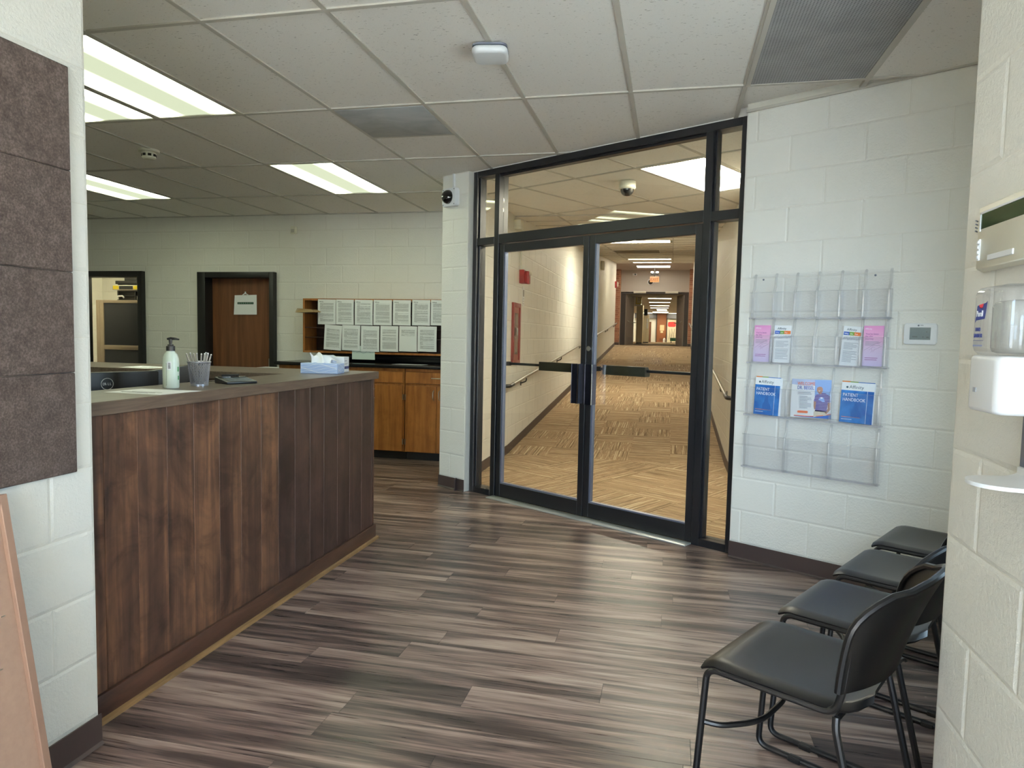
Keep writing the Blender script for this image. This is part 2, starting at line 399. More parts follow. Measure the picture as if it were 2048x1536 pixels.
def cmu(name, loc, rotz, length, height, thick, holes=(), phase=0.0, zb=0.0, mat='cmu', blocks=True, bx=None, slope=None, limit=290):
    rects = [(0, length, zb, height)]
    for h in holes: rects = minus(rects, h)
    mb = MB()
    for x0, x1, z0, z1 in rects: mb.box(x0, x1, 0, thick, z0, z1+(.09 if z1 >= height-1e-6 else 0))
    wl = struct(name, mb, 'mortar', loc, rotz, smooth=False)
    if not blocks: wl.data.materials[0] = M[mat]; return wl
    b0, b1 = bx or (0, length); k0 = int(math.floor((zb-Z0)/COURSE)) ; n = 0
    for k in range(k0, 40):
        z0 = Z0+k*COURSE; z1 = z0+COURSE
        if z0 >= height: break
        z0 = max(z0, zb); z1 = min(z1, height)
        if z1-z0 < .02: continue
        x = -((phase + (.2032 if k % 2 else 0)) % .4064)
        while x < b1:
            xa, xb = max(x, b0), min(x+.4064, b1); x += .4064
            if xb-xa < .02: continue
            rs = [(xa, xb, z0, z1)]
            for h in holes: rs = minus(rs, h)
            for r in rs:
                if slope and (r[2] > slope[2]+slope[1]*max(0, (r[0]+.2)-slope[0]) or r[3] < slope[3]+slope[1]*max(0, r[0]-slope[0])): continue
                if n >= limit: continue
                obj('block', block_mesh(r[1]-r[0], r[3]-r[2]), mat, wl, (r[0], 0, r[2])); n += 1
    return wl
def baseboard(name, loc, rotz, length, ht=.102):
    return struct(name, MB().prism([(0, -.004), (0, .0), (ht, 0), (ht, -.003), (.012, -.004)], 0, 1) if 0 else
        MB().add([(0, -.005, ht), (length, -.005, ht), (length, -.006, .012), (0, -.006, .012), (0, -.014, 0.002), (length, -.014, .002), (0, .0, ht), (length, .0, ht), (0, 0, .002), (length, 0, .002)],
        [(0, 1, 2, 3), (3, 2, 5, 4), (6, 7, 1, 0), (0, 3, 4, 8, 6), (1, 7, 9, 5, 2), (4, 5, 9, 8), (6, 8, 9, 7)]), 'base_vinyl', loc, rotz, smooth=False)

# ================================================================== STRUCTURE
# ---- floor of vinyl planks
fl = struct('floor', B(-7.8, 2.3, ENT_Y-.1, 7.7, -.05, -.0012), 'subfloor', smooth=False)
PW, PL = .1524, 1.2192; ymin = 3.112-.1524*17
ends = {0: -.867, 1: -1.216, 2: -.533, 3: .057, 4: .35, 6: -1.57, 7: 0, 9: -.105}
pm = MB().box(.0006, PL-.0006, .0005, PW-.0005, -.004, 0).mesh('plank', bevel=.0006, seg=1, smooth=False)
def plank_bits(x0, x1):
    key = (round(x0, 2), round(x1, 2)); return B(.0006, x1-x0-.0006, .0005, PW-.0005, -.004, 0).mesh('plank', smooth=False)
np_ = 0
for k in range(-17, 29):
    y0 = 3.112+PW*k; y1 = y0+PW
    e = ends.get(k, random.uniform(0, PL)); x = e - PL*math.ceil((e+4.4)/PL)
    while x < 1.9:
        xa, xb = x, x+PL; x += PL
        yc = (y0+y1)/2
        if yc < 1.75 and (xa < -1.9 and xb < -1.75 or xa > .7): continue
        if 1.83 < yc < 3.6 and xb < -1.9: continue
        if yc > 3.6 and xb < -3.4: continue
        # beyond the glazed wall there is carpet
        c = [(px, py) for px in (xa, xb) for py in (y0, y1)]
        if all(NV.x*px+NV.y*py-WN[2] < -.10 for px, py in c) and xa > -1.95: continue
        if y0 > 6.96: continue
        pl = obj('plank', pm, 'plank', fl, (xa, y0, 0)); np_ += 1
print('planks', np_)

# ---- ceiling of lobby and office
cl = struct('ceiling', MB().prism([(-7.7, ENT_Y-.12), (.86, ENT_Y-.12), (.86, 1.7), (2.02, 3.68), tuple(W(2.05, -.2).xy), tuple(W(-2.75, -.1).xy), (-1.95, 7.6), (-7.7, 7.6)], CEIL+.05, CEIL+.1), 'tile', smooth=False)
GX0, GX = -2.096, .61; GY0, GY = 2.803, 1.2148
XW = -1.97
def inside_lobby(poly):
    a = clip(poly, [(1, 0, XW)]); b = clip(clip(poly, [(-1, 0, -XW)]), [(-NV.x, -NV.y, -(WN[2]-.055))])
    b1 = clip(b, [(0, -1, -1.765), (.866, -.5, .866*.80-.5*1.765+.03)]); b2 = clip(b, [(0, 1, 1.765), (1, 0, .67)])
    return [q for q in (a, b1, b2) if len(q) >= 3]
special = {(-2, 0): 'light', (-3, 0): 'light', (-2, 2): 'light', (-6, 2): 'light', (4, 0): 'grille', (0, 1): 'vent'}
tile_full = None
for i in range(-8, 7):
    for j in range(-3, 4):
        x0, x1 = GX0+GX*i, GX0+GX*(i+1); y0, y1 = GY0+GY*j, GY0+GY*(j+1)
        if y1 < -.3: continue
        if special.get((i, j)) in ('light', 'grille'): continue
        if special.get((i, j)) == 'vent': y0 = y0+GY*.513
        g = .011
        poly = [(x0+g, y0+g), (x1-g, y0+g), (x1-g, min(y1-g, 7.5)), (x0+g, min(y1-g, 7.5))]
        if x0 > .3 and y1 > 4.6: continue
        if y1 < 1.7 and x1 < -1.9: continue
        ps = inside_lobby(poly)
        if not ps: continue
        mb = MB(); cx, cy = (x0+x1)/2, (y0+y1)/2
        for p in ps: mb.prism([(a-cx, b-cy) for a, b in p], .006, .02)
        obj('ceiling_tile', mb, 'tile', cl, (cx, cy, CEIL), smooth=False)
for i in range(-8, 8):
    x = GX0+GX*i
    for (ya, yb) in ((-.8, 7.5),):
        mb = MB(); 
        for p in inside_lobby([(x-.0125, ya), (x+.0125, ya), (x+.0125, yb), (x-.0125, yb)]): mb.prism(p, CEIL-.001, CEIL+.014)
        if mb.v: obj('grid_bar', mb, 'grid', cl, smooth=False)
for j in range(-2, 5):
    y = min(GY0+GY*j, 7.488)
    mb = MB()
    for p in inside_lobby([(-7.4, y-.0125), (2.3, y-.0125), (2.3, y+.0125), (-7.4, y+.0125)]): mb.prism(p, CEIL-.002, CEIL+.013)
    if mb.v: obj('grid_bar', mb, 'grid', cl, smooth=False)
obj('grid_bar', B(GX0, GX0+GX, GY0+GY*1.51-.0125, GY0+GY*1.51+.0125, CEIL-.002, CEIL+.013), 'grid', cl, smooth=False)
mb = MB(); mb.prism([tuple(W(.0, .0).xy), tuple(W(1.9, 0).xy), tuple(W(1.9, .018).xy), tuple(W(.0, .018).xy)], CEIL-.003, CEIL+.012)
obj('wall_angle', mb, 'grid', cl, smooth=False)

# ---- walls
wl = cmu('wall_left', (-1.77, ENT_Y, 0), R(90), 1.825-ENT_Y, CEIL, .2, phase=-(1.667-ENT_Y)-.2032, bx=(.1-ENT_Y, 1.825-ENT_Y))
wr = cmu('wall_right', (.64, 1.765, 0), R(-90), 1.765-ENT_Y, CEIL, .16, phase=.251, bx=(0, 1.7))
wb = cmu('wall_brochure', tuple(W(0, 0)), -TH, 2.0, CEIL, .2, phase=.339, mat='cmu_smooth')
wp = cmu('wall_pillar', tuple(W(-2.755, 0)), -TH, .325, CEIL, .10, phase=.261, mat='cmu_smooth')
wo = cmu('wall_office', (-7.45, 7.5, 0), 0, 5.56, CEIL, .12, holes=[(.05, 1.018, 0, 2.065), (1.81, 2.845, 0, 2.052)], phase=.17, mat='cmu_smooth', bx=(.0, 5.5))
struct('wall_partition', B(0, 2.0, 0, .17, 0, CEIL+.09), 'cmu_smooth', (-1.8, 5.86, 0), R(90), smooth=False)
struct('wall_office_south', B(-7.6, -1.97, 1.5, 1.62, 0, CEIL+.09), 'cmu_smooth', smooth=False)
struct('wall_office_west', B(-7.6, -7.45, 1.5, 7.55, 0, CEIL+.09), 'cmu_smooth', smooth=False)
cw = Vector((.80, 1.765, 0)); cdir = Vector((.5, .866, 0))
struct('wall_chairs', MB().box(-2.2, -1.05, 0, .12, 0, CEIL+.09).box(-.15, 0, 0, .12, 0, CEIL+.09).box(-1.05, -.15, 0, .12, 0, .8).box(-1.05, -.15, 0, .12, 2.2, CEIL+.09), 'cmu_smooth', tuple(cw), R(-120), smooth=False)
w2 = struct('window_2', None, None, tuple(cw), R(-120))
for a in ((-1.05, -1.01, .8, 2.2), (-.19, -.15, .8, 2.2), (-1.01, -.19, .8, .84), (-1.01, -.19, 2.16, 2.2)): obj('window_frame', B(a[0], a[1], .02, .09, a[2], a[3]), 'black_frame', w2, bevel=.002, seg=1)
obj('pane', B(-1.01, -.19, .05, .056, .84, 2.16), 'glass', w2, smooth=False)
# entrance wall behind the viewer with a wide glazed opening
struct('wall_entrance', MB().box(-1.97, -1.73, ENT_Y-.1, ENT_Y, 0, CEIL+.09).box(.6, .84, ENT_Y-.1, ENT_Y, 0, CEIL+.09).box(-1.73, -1.05, ENT_Y-.1, ENT_Y, 0, CEIL+.09).box(-1.05, .6, ENT_Y-.1, ENT_Y, 2.52, CEIL+.09), 'cmu_smooth', smooth=False)
struct('floor_bounce', B(-1.77, .64, ENT_Y, -.6, -.002, .0005), plain('pale_bounce_sheet', rgb(206, 204, 200), .85), smooth=False)  # unseen pale floor sheet, added to bounce sunlight up to the ceiling
struct('ground_outside', B(-40, 60, -60, 40, -.25, -.12), plain('pale_concrete', rgb(190, 190, 186), .9), smooth=False)
baseboard('baseboard_left', (-1.765, -1.0, 0), R(90), 2.83)
baseboard('baseboard_right', (.635, 1.765, 0), R(-90), 2.6)
baseboard('baseboard_brochure', tuple(W(0, .005)), -TH, 1.95)
baseboard('baseboard_pillar', tuple(W(-2.758, .005)), -TH, .33)
baseboard('baseboard_office', (-4.62, 7.495, 0), 0, .35)

struct('wall_header', B(-2.9, 2.1, .05, .16, CEIL, CEIL+.3), 'cmu_smooth', tuple(W(0, 0)), -TH, smooth=False)
# ---- corridor behind the glass
RY, RS = 7.7, .0725; RE = 22.75; CZ = 2.722; HZ = 1.10
XL, XR = -1.79, .62
def fz(y): return max(0, min(y, RE)-RY)*RS
def corridor_wall(name, loc, rotz, sign):
    ln = RE - 4.2
    # visible blocks follow the rising floor and ceiling
    return cmu(name, loc, rotz, ln, 3.95, .10, phase=.1, mat='cmu_smooth', bx=(0, 12.5) if sign > 0 else (ln-9.5, ln), slope=None, limit=0)
for nm, x, rz, rev in (('wall_corridor_left', XL, R(90), False), ('wall_corridor_right', XR, R(-90), True)):
    ystart = 4.62 if rev else 5.87
    ln = RE-ystart; loc = (x, RE if rev else ystart, 0)
    wl_ = struct(nm, B(0, ln, 0, .10 if not rev else .1, -.05, 4.0), 'mortar', loc, rz, smooth=False)
    n = 0
    for k in range(0, 19):
        z0 = Z0+k*COURSE-(COURSE if k == 0 else 0); z1 = Z0+k*COURSE + (0 if k == 0 else COURSE)
        if k == 0: z0, z1 = 0, Z0
        else: z0 = Z0+(k-1)*COURSE; z1 = z0+COURSE
        yy = ystart - (.2032 if k % 2 else 0)
        while yy < 15.5:
            ya, yb = max(yy, ystart), min(yy+.4064, RE); yy += .4064
            if yb-ya < .03 or z1 < fz(ya)-.01 or z0 > CZ+.02+fz(yb) or n > 295: continue
            lx = (RE-yb) if rev else (ya-ystart)
            obj('block', block_mesh(yb-ya, z1-z0), 'cmu_smooth', wl_, (lx, 0, z0)); n += 1
# ramp floor
fc = struct('floor_corridor', MB().prism([tuple(W(-2.6, -.06).xy), tuple(W(.25, -.06).xy), (.62, RY), (-1.79, RY)], -.03, .001), 'carpet', smooth=False)
rl = math.hypot(RE-RY, HZ)
fr = struct('floor_ramp', B(XL, XR, 0, rl, -.04, -.004), 'carpet', (0, RY, 0), smooth=False); fr.rotation_euler = (math.atan(RS), 0, 0)
TL = .457
tm = MB().box(-TL/2+.001, TL/2-.001, -TL/2+.001, TL/2-.001, -.004, .002).mesh('carpet_tile', bevel=.0012, seg=1, smooth=False)
for a in range(33):
    for b in range(6):
        cx = XL+TL*(b+.5); cy = TL*(a+.5)
        if cx > XR+.1 or cy > rl-.1: continue
        if cx+TL/2 > XR+.02 or cy+TL/2 > rl:
            xa, xb, ya, yb = cx-TL/2, min(cx+TL/2, XR), cy-TL/2, min(cy+TL/2, rl)
            obj('carpet_tile', B(xa-cx+.001, xb-cx-.001, ya-cy+.001, yb-cy-.001, -.004, .002), 'carpet', fr, (cx, cy, 0), smooth=False); continue
        obj('carpet_tile', tm, 'carpet', fr, (cx, cy, 0), (0, 0, random.choice((0, PI/2, PI, -PI/2))))
for a in range(-8, 4):
    for b in range(0, 10):
        q = [W(s, -o) for s, o in ((a*TL, .07+b*TL), ((a+1)*TL, .07+b*TL), ((a+1)*TL, .07+(b+1)*TL), (a*TL, .07+(b+1)*TL))]
        p = clip([tuple(v.xy) for v in q], [(0, 1, RY), (-1, 0, -XL), (1, 0, XR)])
        if len(p) < 3: continue
        c = W((a+.5)*TL, -(.07+(b+.5)*TL)); rz = -TH+random.choice((0, PI/2, PI, -PI/2))
        cs, sn = math.cos(-rz), math.sin(-rz); lp = [((x-c.x)*cs-(y-c.y)*sn, (x-c.x)*sn+(y-c.y)*cs) for x, y in p]
        lp = [(x*.996, y*.996) for x, y in lp]
        obj('carpet_tile', MB().prism(lp, -.002, .004), 'carpet', fc, (c.x, c.y, 0), (0, 0, rz), smooth=False)
struct('baseboard_corridor_left', MB().prism([(5.7, 0), (RY, 0), (RE, HZ), (RE, HZ+.105), (RY, .105), (5.7, .105)], XL-.001, XL+.008, 'x'), 'base_vinyl', smooth=False)
struct('baseboard_corridor_right', MB().prism([(4.6, 0), (RY, 0), (RE, HZ), (RE, HZ+.105), (RY, .105), (4.6, .105)], XR-.008, XR+.001, 'x'), 'base_vinyl', smooth=False)
# corridor ceiling: flat landing then sloping with the ramp
CS = .07; CY = 7.9
cc = struct('ceiling_corridor', MB().prism([tuple(W(-2.7, -.17).xy), tuple(W(.4, -.17).xy), (.66, 4.6), (.66, CY), (-1.85, CY)], CEIL+.04, CEIL+.09), 'tile', smooth=False)
CCZ = CEIL+.002
LS, LD = -.675, .77
for a in range(-5, 4):
    for b in range(-1, 3):
        s0, s1 = LS+.61*a, LS+.61*(a+1); o0, o1 = LD+1.22*b, LD+1.22*(b+1)
        if (a, b) == (-1, 0): continue
        q = [W(s, -o) for s, o in ((s0+.01, o0+.01), (s1-.01, o0+.01), (s1-.01, o1-.01), (s0+.01, o1-.01))]
        p = clip([tuple(v.xy) for v in q], [(0, 1, CY-.02), (-1, 0, -XL), (1, 0, XR), (NV.x, NV.y, WN[2]-.165)])
        if len(p) < 3: continue
        c = W((s0+s1)/2, -(o0+o1)/2)
        obj('ceiling_tile', MB().prism([(x-c.x, y-c.y) for x, y in p], .006, .02), 'tile', cc, (c.x, c.y, CCZ), smooth=False)
for a in range(-5, 5):
    p = clip([tuple(W(LS+.61*a+e, -o).xy) for e, o in ((-.011, .1), (.011, .1), (.011, 4), (-.011, 4))], [(0, 1, CY), (-1, 0, -XL), (1, 0, XR), (NV.x, NV.y, WN[2]-.165)])
    if len(p) > 2: obj('grid_bar', MB().prism(p, CCZ, CCZ+.014), 'grid', cc, smooth=False)
for b in range(0, 3):
    p = clip([tuple(W(s, -(LD+1.22*b)+e).xy) for s, e in ((-4, -.011), (1, -.011), (1, .011), (-4, .011))], [(0, 1, CY), (-1, 0, -XL), (1, 0, XR), (NV.x, NV.y, WN[2]-.165)])
    if len(p) > 2: obj('grid_bar', MB().prism(p, CCZ-.001, CCZ+.013), 'grid', cc, smooth=False)
cr = struct('ceiling_ramp', B(XL, XR, 0, (RE-CY)*1.0025, .02, .06), 'tile', (0, CY, CEIL), smooth=False); cr.rotation_euler = (math.atan(CS), 0, 0)
RX = [-1.79, -1.30, -.02, .62]
RYS = [0]; 
lights_r = [(4.35, 4.96), (11.95, 12.56), (14.25, 14.80)]
vent_r = (7.3, 8.4)
g = 0
ysn = [.61*k for k in range(25)]
for k in range(24):
    for i in range(3):
        y0, y1 = .61*k, .61*(k+1)
        if i == 1 and k in (7, 12, 13, 19, 23): continue
        x0, x1 = RX[i], RX[i+1]
        obj('ceiling_tile', B(x0+.01, x1-.01, y0+.01, y1-.01, .006, .02), 'tile', cr, smooth=False)
for k in range(25): obj('grid_bar', B(XL, XR, .61*k-.011, .61*k+.011, -.001, .014), 'grid', cr, smooth=False)
for i in (1, 2): obj('grid_bar', B(RX[i]-.011, RX[i]+.011, 0, 14.85, 0, .013), 'grid', cr, smooth=False)
obj('vent_panel', B(RX[1]+.02, -.32, .61*12+.02, .61*14-.02, 0.0, .012), plain('dusty_vent', rgb(112, 100, 84), .8), cr, smooth=False)

# vestibule and hall at the top of the ramp
YD, VC = 27.0, 3.95; K = YD/23.2
def far(x, z): return x*K, CAM_H+(z-CAM_H)*K
vf = struct('floor_hall', B(-4, 4, RE, 62, HZ-.05, HZ), 'carpet', smooth=False)
struct('trim_ramp_top', B(XL, XR, RE-.06, RE+.05, HZ-.005, HZ+.004), plain('pale_strip', rgb(214, 200, 180), .5), smooth=False)
struct('ceiling_vestibule', B(-3, 2, RE, YD+.1, VC, VC+.05), plain('painted_ceiling', rgb(205, 196, 190), .8), smooth=False)
struct('wall_ramp_header', B(XL-.1, XR+.1, RE-.04, RE, 3.76, 4.1), 'cmu_smooth', smooth=False)
hx0, hx1 = -1.83, .59
wd_ = struct('wall_hall_header', MB().box(hx0, hx1, YD, YD+.2, far(0, 2.86)[1], VC).box(-3, -1.92, YD, YD+.2, HZ, VC).box(.66, 2, YD, YD+.2, HZ, VC).box(-1.92, hx0, YD, YD+.2, far(0, 2.86)[1], VC).box(hx1, .66, YD, YD+.2, far(0, 2.86)[1], VC), plain('grey_white_wall', rgb(186, 178, 170), .7), smooth=False)
struct('wall_vestibule_back', MB().box(-3.0, XL-.05, RE-.1, RE, HZ-.1, 4.1).box(XR+.05, 1.8, RE-.1, RE, HZ-.1, 4.1), 'cmu_smooth', smooth=False)
struct('wall_vestibule_left', B(-3.0, -2.9, RE, YD, HZ, VC), 'cmu_smooth', smooth=False)
struct('wall_vestibule_right', B(1.7, 1.8, RE, YD, HZ, VC), 'cmu_smooth', smooth=False)
def brick_pier(name, x0, x1):
    p = struct(name, B(x0, x1, YD-.36, YD-.02, HZ, VC), plain('pier_mortar', rgb(188, 160, 136), .9), smooth=False)
    t = NT('red_brick'); oi = t.node('ShaderNodeObjectInfo'); c = t.ramp(oi.outputs['Random'], [(0, rgb(150, 98, 76)), (.5, rgb(172, 116, 90)), (1, rgb(190, 136, 106))]); t.set(Base_Color=c, Roughness=.85)
    h = .0762; n = 0; z = HZ+.11
    while z < VC-.02:
        k = n % 2; x = x0-(.1 if k else 0)
        while x < x1:
            xa, xb = max(x, x0), min(x+.21, x1); x += .21
            if xb-xa > .03: obj('brick', B(xa+.005, xb-.005, YD-.368, YD-.358, z+.005, z+h-.006), t.m, p, smooth=False)
        z += h; n += 1
    obj('cove_base', B(x0, x1, YD-.37, YD-.36, HZ, HZ+.1), 'base_vinyl', p)
    return p
brick_pier('column_left', -2.5, -1.92)
brick_pier('column_right', .60, 1.1)
# open double doors (dark taupe leaves swung away)
taupe = plain('taupe_door_paint', rgb(146, 132, 122), .5); darkj = plain('dark_jamb', rgb(52, 42, 40), .5)
struct('trim_hall_frame', MB().box(-1.92, -1.74, YD+.02, YD+.12, HZ, far(0, 2.86)[1]).box(.45, .64, YD+.02, YD+.12, HZ, far(0, 2.86)[1]).box(-1.92, .64, YD+.0, YD+.12, far(0, 2.81)[1], far(0, 2.88)[1]), darkj, smooth=False)
zt = far(0, 2.80)[1]
for nm, hx, sg in (('door_1', -1.72, 1), ('door_2', .44, -1)):
    dd = struct(nm, B(-.022, .022, 0, .92, HZ+.01, zt), taupe, (hx, YD+.12, 0), -sg*R(15), smooth=False)
    obj('kick_plate', B(-.026, .026, .05, .88, HZ+.03, HZ+.3), plain('kick_plate_grey', rgb(124, 112, 106), .45), dd)
    obj('exit_bar', MB().tube([(sg*.03, .12, 2.05), (sg*.09, .14, 2.0), (sg*.12, .3, 1.98), (sg*.12, .85, 1.98)], .018, 8), 'steel', dd)
    obj('closer', B(sg*.03-.02, sg*.03+.02, .1, .5, zt-.12, zt-.05), 'steel', dd)
for i, (xa, xb) in enumerate(((-1.241, -.845), (-.225, .179))):
    o = obj('door_closer', B(xa*K, xb*K, YD-.07, YD-.005, far(0, 2.835)[1], far(0, 2.90)[1]), 'beige_plastic', bevel=.004)
    tag(o, ('beige closer box above the far open doors, %s' % ('nearer the red alarm', 'nearer the green cart')[i]), 'door closer', None)

# ---- hall beyond
YF = 58.0; KF = YF/50; HC = 3.44
def ff(x, z): return x*KF, CAM_H+(z-CAM_H)*KF
struct('ceiling_hall', B(-4, 4, YD+.1, YF+.2, HC, HC+.05), plain('hall_ceiling', rgb(186, 176, 158), .9), smooth=False)
struct('wall_hall_left', B(-3.05, -2.95, YD+.2, YF, HZ, HC), 'cmu_smooth', smooth=False)
struct('wall_hall_right', B(1.6, 1.7, YD+.2, YF, HZ, HC), 'cmu_smooth', smooth=False)
struct('wall_hall_end', B(-4, 4, YF, YF+.1, HZ, HC), 'cmu_smooth', smooth=False)
zb0 = ff(0, 2.80)[1]
struct('trim_bulkhead', MB().box(-2.95, ff(-1.05, 0)[0], YF-.3, YF, zb0, HC).box(ff(-.31, 0)[0], 1.6, YF-.3, YF, zb0, HC), plain('slate_bulkhead', rgb(82, 80, 84), .7), smooth=False)
d3 = struct('door_3', B(ff(-.99, 0)[0], ff(-.34, 0)[0], YF-.08, YF-.02, HZ, HC-.02), plain('orange_oak_door', rgb(146, 88, 50), .5), smooth=False)
obj('door_frame', MB().box(ff(-1.05, 0)[0], ff(-.985, 0)[0], YF-.1, YF-.01, HZ, HC).box(ff(-.345, 0)[0], ff(-.29, 0)[0], YF-.1, YF-.01, HZ, HC), darkj, d3, smooth=False)
obj('notice', B(-.90, -.56, YF-.09, YF-.082, 2.05, 2.50), plain('cream_notice', rgb(224, 200, 158), .7), d3)
obj('notice', B(-.84, -.64, YF-.09, YF-.082, 1.86, 2.03), plain('cream_notice_small', rgb(226, 206, 166), .7), d3)
obj('louvre', B(-.92, -.6, YF-.09, YF-.082, 1.2, 1.42), plain('louvre_brown', rgb(120, 70, 38), .6), d3)
d4 = struct('door_4', B(ff(-1.55, 0)[0], ff(-1.38, 0)[0], YF-.06, YF-.01, HZ, 2.75), plain('brown_door', rgb(104, 64, 40), .5), smooth=False)

# ================================================================== GLAZED DOOR WALL
wf = struct('window_1', None, None, tuple(W(0, 0)), -TH)
FO, BO = .05, .16          # frame front and back, local y
def bar(par, name, s0, s1, z0, z1, y0=FO, y1=BO, mat='black_frame', bev=.002): return obj(name, B(s0, s1, y0, y1, z0, z1), mat, par, bevel=bev, seg=1)
bar(wf, 'jamb', -2.42, -2.375, 0, CEIL); bar(wf, 'jamb', -.052, .03, 0, CEIL)
bar(wf, 'mullion', -2.17, -2.118, 0, 2.672); bar(wf, 'mullion', -.292, -.240, 0, 2.672)
bar(wf, 'head_rail', -2.375, -.052, 2.672, CEIL)
bar(wf, 'door_header', -2.118, -.292, 2.108, 2.183)
for a, b in ((-2.375, -2.17), (-.240, -.052)):
    bar(wf, 'sidelite_rail', a, b, 2.108, 2.168); bar(wf, 'sidelite_sill', a, b, 0, .05)
    bar(wf, 'glazing_stop', a, a+.014, .05, 2.108, .075, .135); bar(wf, 'glazing_stop', b-.014, b, .05, 2.108, .075, .135)
    bar(wf, 'glazing_stop', a, a+.014, 2.168, 2.672, .075, .135); bar(wf, 'glazing_stop', b-.014, b, 2.168, 2.672, .075, .135)
    obj('pane', B(a+.012, b-.012, .102, .108, .05, 2.108), 'glass', wf, smooth=False); obj('pane', B(a+.012, b-.012, .102, .108, 2.168, 2.672), 'glass', wf, smooth=False)
bar(wf, 'glazing_stop', -2.118, -.292, 2.655, 2.672, .075, .135)
obj('pane', B(-2.118, -.292, .102, .108, 2.183, 2.658), 'glass', wf, smooth=False)
th = struct('trim_threshold', B(-2.135, -.29, -.03, .06, 0, .010), 'alu', tuple(W(0, 0)), -TH, bevel=.003)
for nm, a, b, hinge in (('door_5', -2.113, -1.203, -1), ('door_6', -1.197, -.297, 1)):
    dr = struct(nm, None, None, tuple(W(0, 0)), -TH); y0, y1 = .06, .105
    bar(dr, 'stile', a, a+.05, .012, 2.10, y0, y1); bar(dr, 'stile', b-.05, b, .012, 2.10, y0, y1)
    bar(dr, 'top_rail', a+.05, b-.05, 2.036, 2.10, y0, y1); bar(dr, 'bottom_rail', a+.05, b-.05, .012, .122, y0, y1)
    sm = plain('satin_stop', rgb(120, 128, 150), .3, .5)
    obj('glazing_stop', B(a+.05, a+.062, .066, .1, .122, 2.036), sm, dr); obj('glazing_stop', B(a+.05, b-.05, .066, .1, .122, .132), sm, dr)
    obj('pane', B(a+.05, b-.05, .080, .086, .122, 2.036), 'glass', dr, smooth=False)
    # panic bar on the corridor side
    pa, pb = ((-1.72, -1.36) if hinge < 0 else (-1.10, -.735))
    pb_ = obj('panic_bar', B(a+.04, b-.04, .150, .168, 1.113, 1.133), 'black_metal', dr, bevel=.002)
    pad = obj('push_pad', MB().prism([(.128, 1.083), (.195, 1.083), (.195, 1.125), (.17, 1.152), (.128, 1.152)], pa, pb, 'x'), plain('olive_black_pad', rgb(46, 44, 34), .4), pb_, bevel=.002, seg=1)
    obj('end_bracket', B(a+.03, a+.055, .105, .17, 1.105, 1.14), 'black_metal', dr); obj('end_bracket', B(b-.055, b-.03, .105, .17, 1.105, 1.14), 'black_metal', dr)
    h0, h1 = ((-1.287, -1.226) if hinge < 0 else (-1.163, -1.102))
    hd = obj('pull_handle', B(h0, h1, 0, .004, .862, 1.158), plain('polished_dark_plate', rgb(44, 46, 58), .16, .7), dr, bevel=.001, seg=1)
    obj('handle_flange', B(h1-.003, h1, .004, .058, .862, 1.158), plain('dull_dark_flange', rgb(86, 88, 102), .35, .5), hd)
    obj('handle_edge', B(h0-.002, h0+.001, -.001, .005, .862, 1.158), 'chrome', hd); obj('handle_edge', B(h1-.005, h1+.001, -.002, .004, .862, 1.158), 'chrome', hd)
    if hinge > 0: obj('lock_cylinder', MB().lathe([(0, -.012), (.017, -.010), (.019, 0), (.019, .01)], 20, (-1.173, .058, 1.272), 'y'), 'chrome', dr)

# office doorways
ft = struct('trim_1', MB().box(-7.40, -7.34, 7.44, 7.62, 0, 2.065).box(-6.50, -6.432, 7.44, 7.62, 0, 2.065).box(-7.34, -6.50, 7.44, 7.62, 1.995, 2.065), 'black_trim', bevel=.003)
df = struct('door_7', B(-5.53, -4.665, 7.575, 7.615, .01, 1.99), 'door_wood', smooth=False)
obj('door_frame', MB().box(-5.64, -5.53, 7.43, 7.62, 0, 2.052).box(-4.665, -4.606, 7.43, 7.62, 0, 2.052).box(-5.53, -4.665, 7.43, 7.62, 1.985, 2.052), 'black_trim', df, bevel=.003)
obj('door_handle', MB().lathe([(.0, .07), (.022, .066), (.027, .05), (.02, .035), (.011, .03), (.011, .0)], 16, (-4.73, 7.575, .90), 'y'), 'steel', df)
obj('lock_plate', B(-4.76, -4.70, 7.571, 7.576, .87, 1.02), 'steel', df)
struct('wall_back_room', B(-9.2, -4.8, 9.6, 9.7, 0, CEIL), 'cmu_smooth', smooth=False)
brl = cmu('wall_back_room_left', (-9.0, 7.62, 0), R(90), 2.0, CEIL, .1, phase=.1, mat='cmu_smooth')
brb = cmu('wall_back_room_end', (-9.0, 9.55, 0), 0, 3.3, CEIL, .05, phase=.1, mat='cmu_smooth')
struct('wall_back_room_front', B(-9.1, -7.42, 7.56, 7.64, 0, CEIL), 'cmu_smooth', smooth=False)
struct('wall_back_room_right', B(-5.75, -5.68, 7.62, 9.6, 0, CEIL), 'cmu_smooth', smooth=False)
struct('ceiling_back_room', B(-9.1, -5.6, 7.6, 9.7, CEIL, CEIL+.05), 'tile', smooth=False)
struct('floor_back_room', B(-9.1, -5.6, 7.62, 9.7, -.05, 0), 'plank', smooth=False)
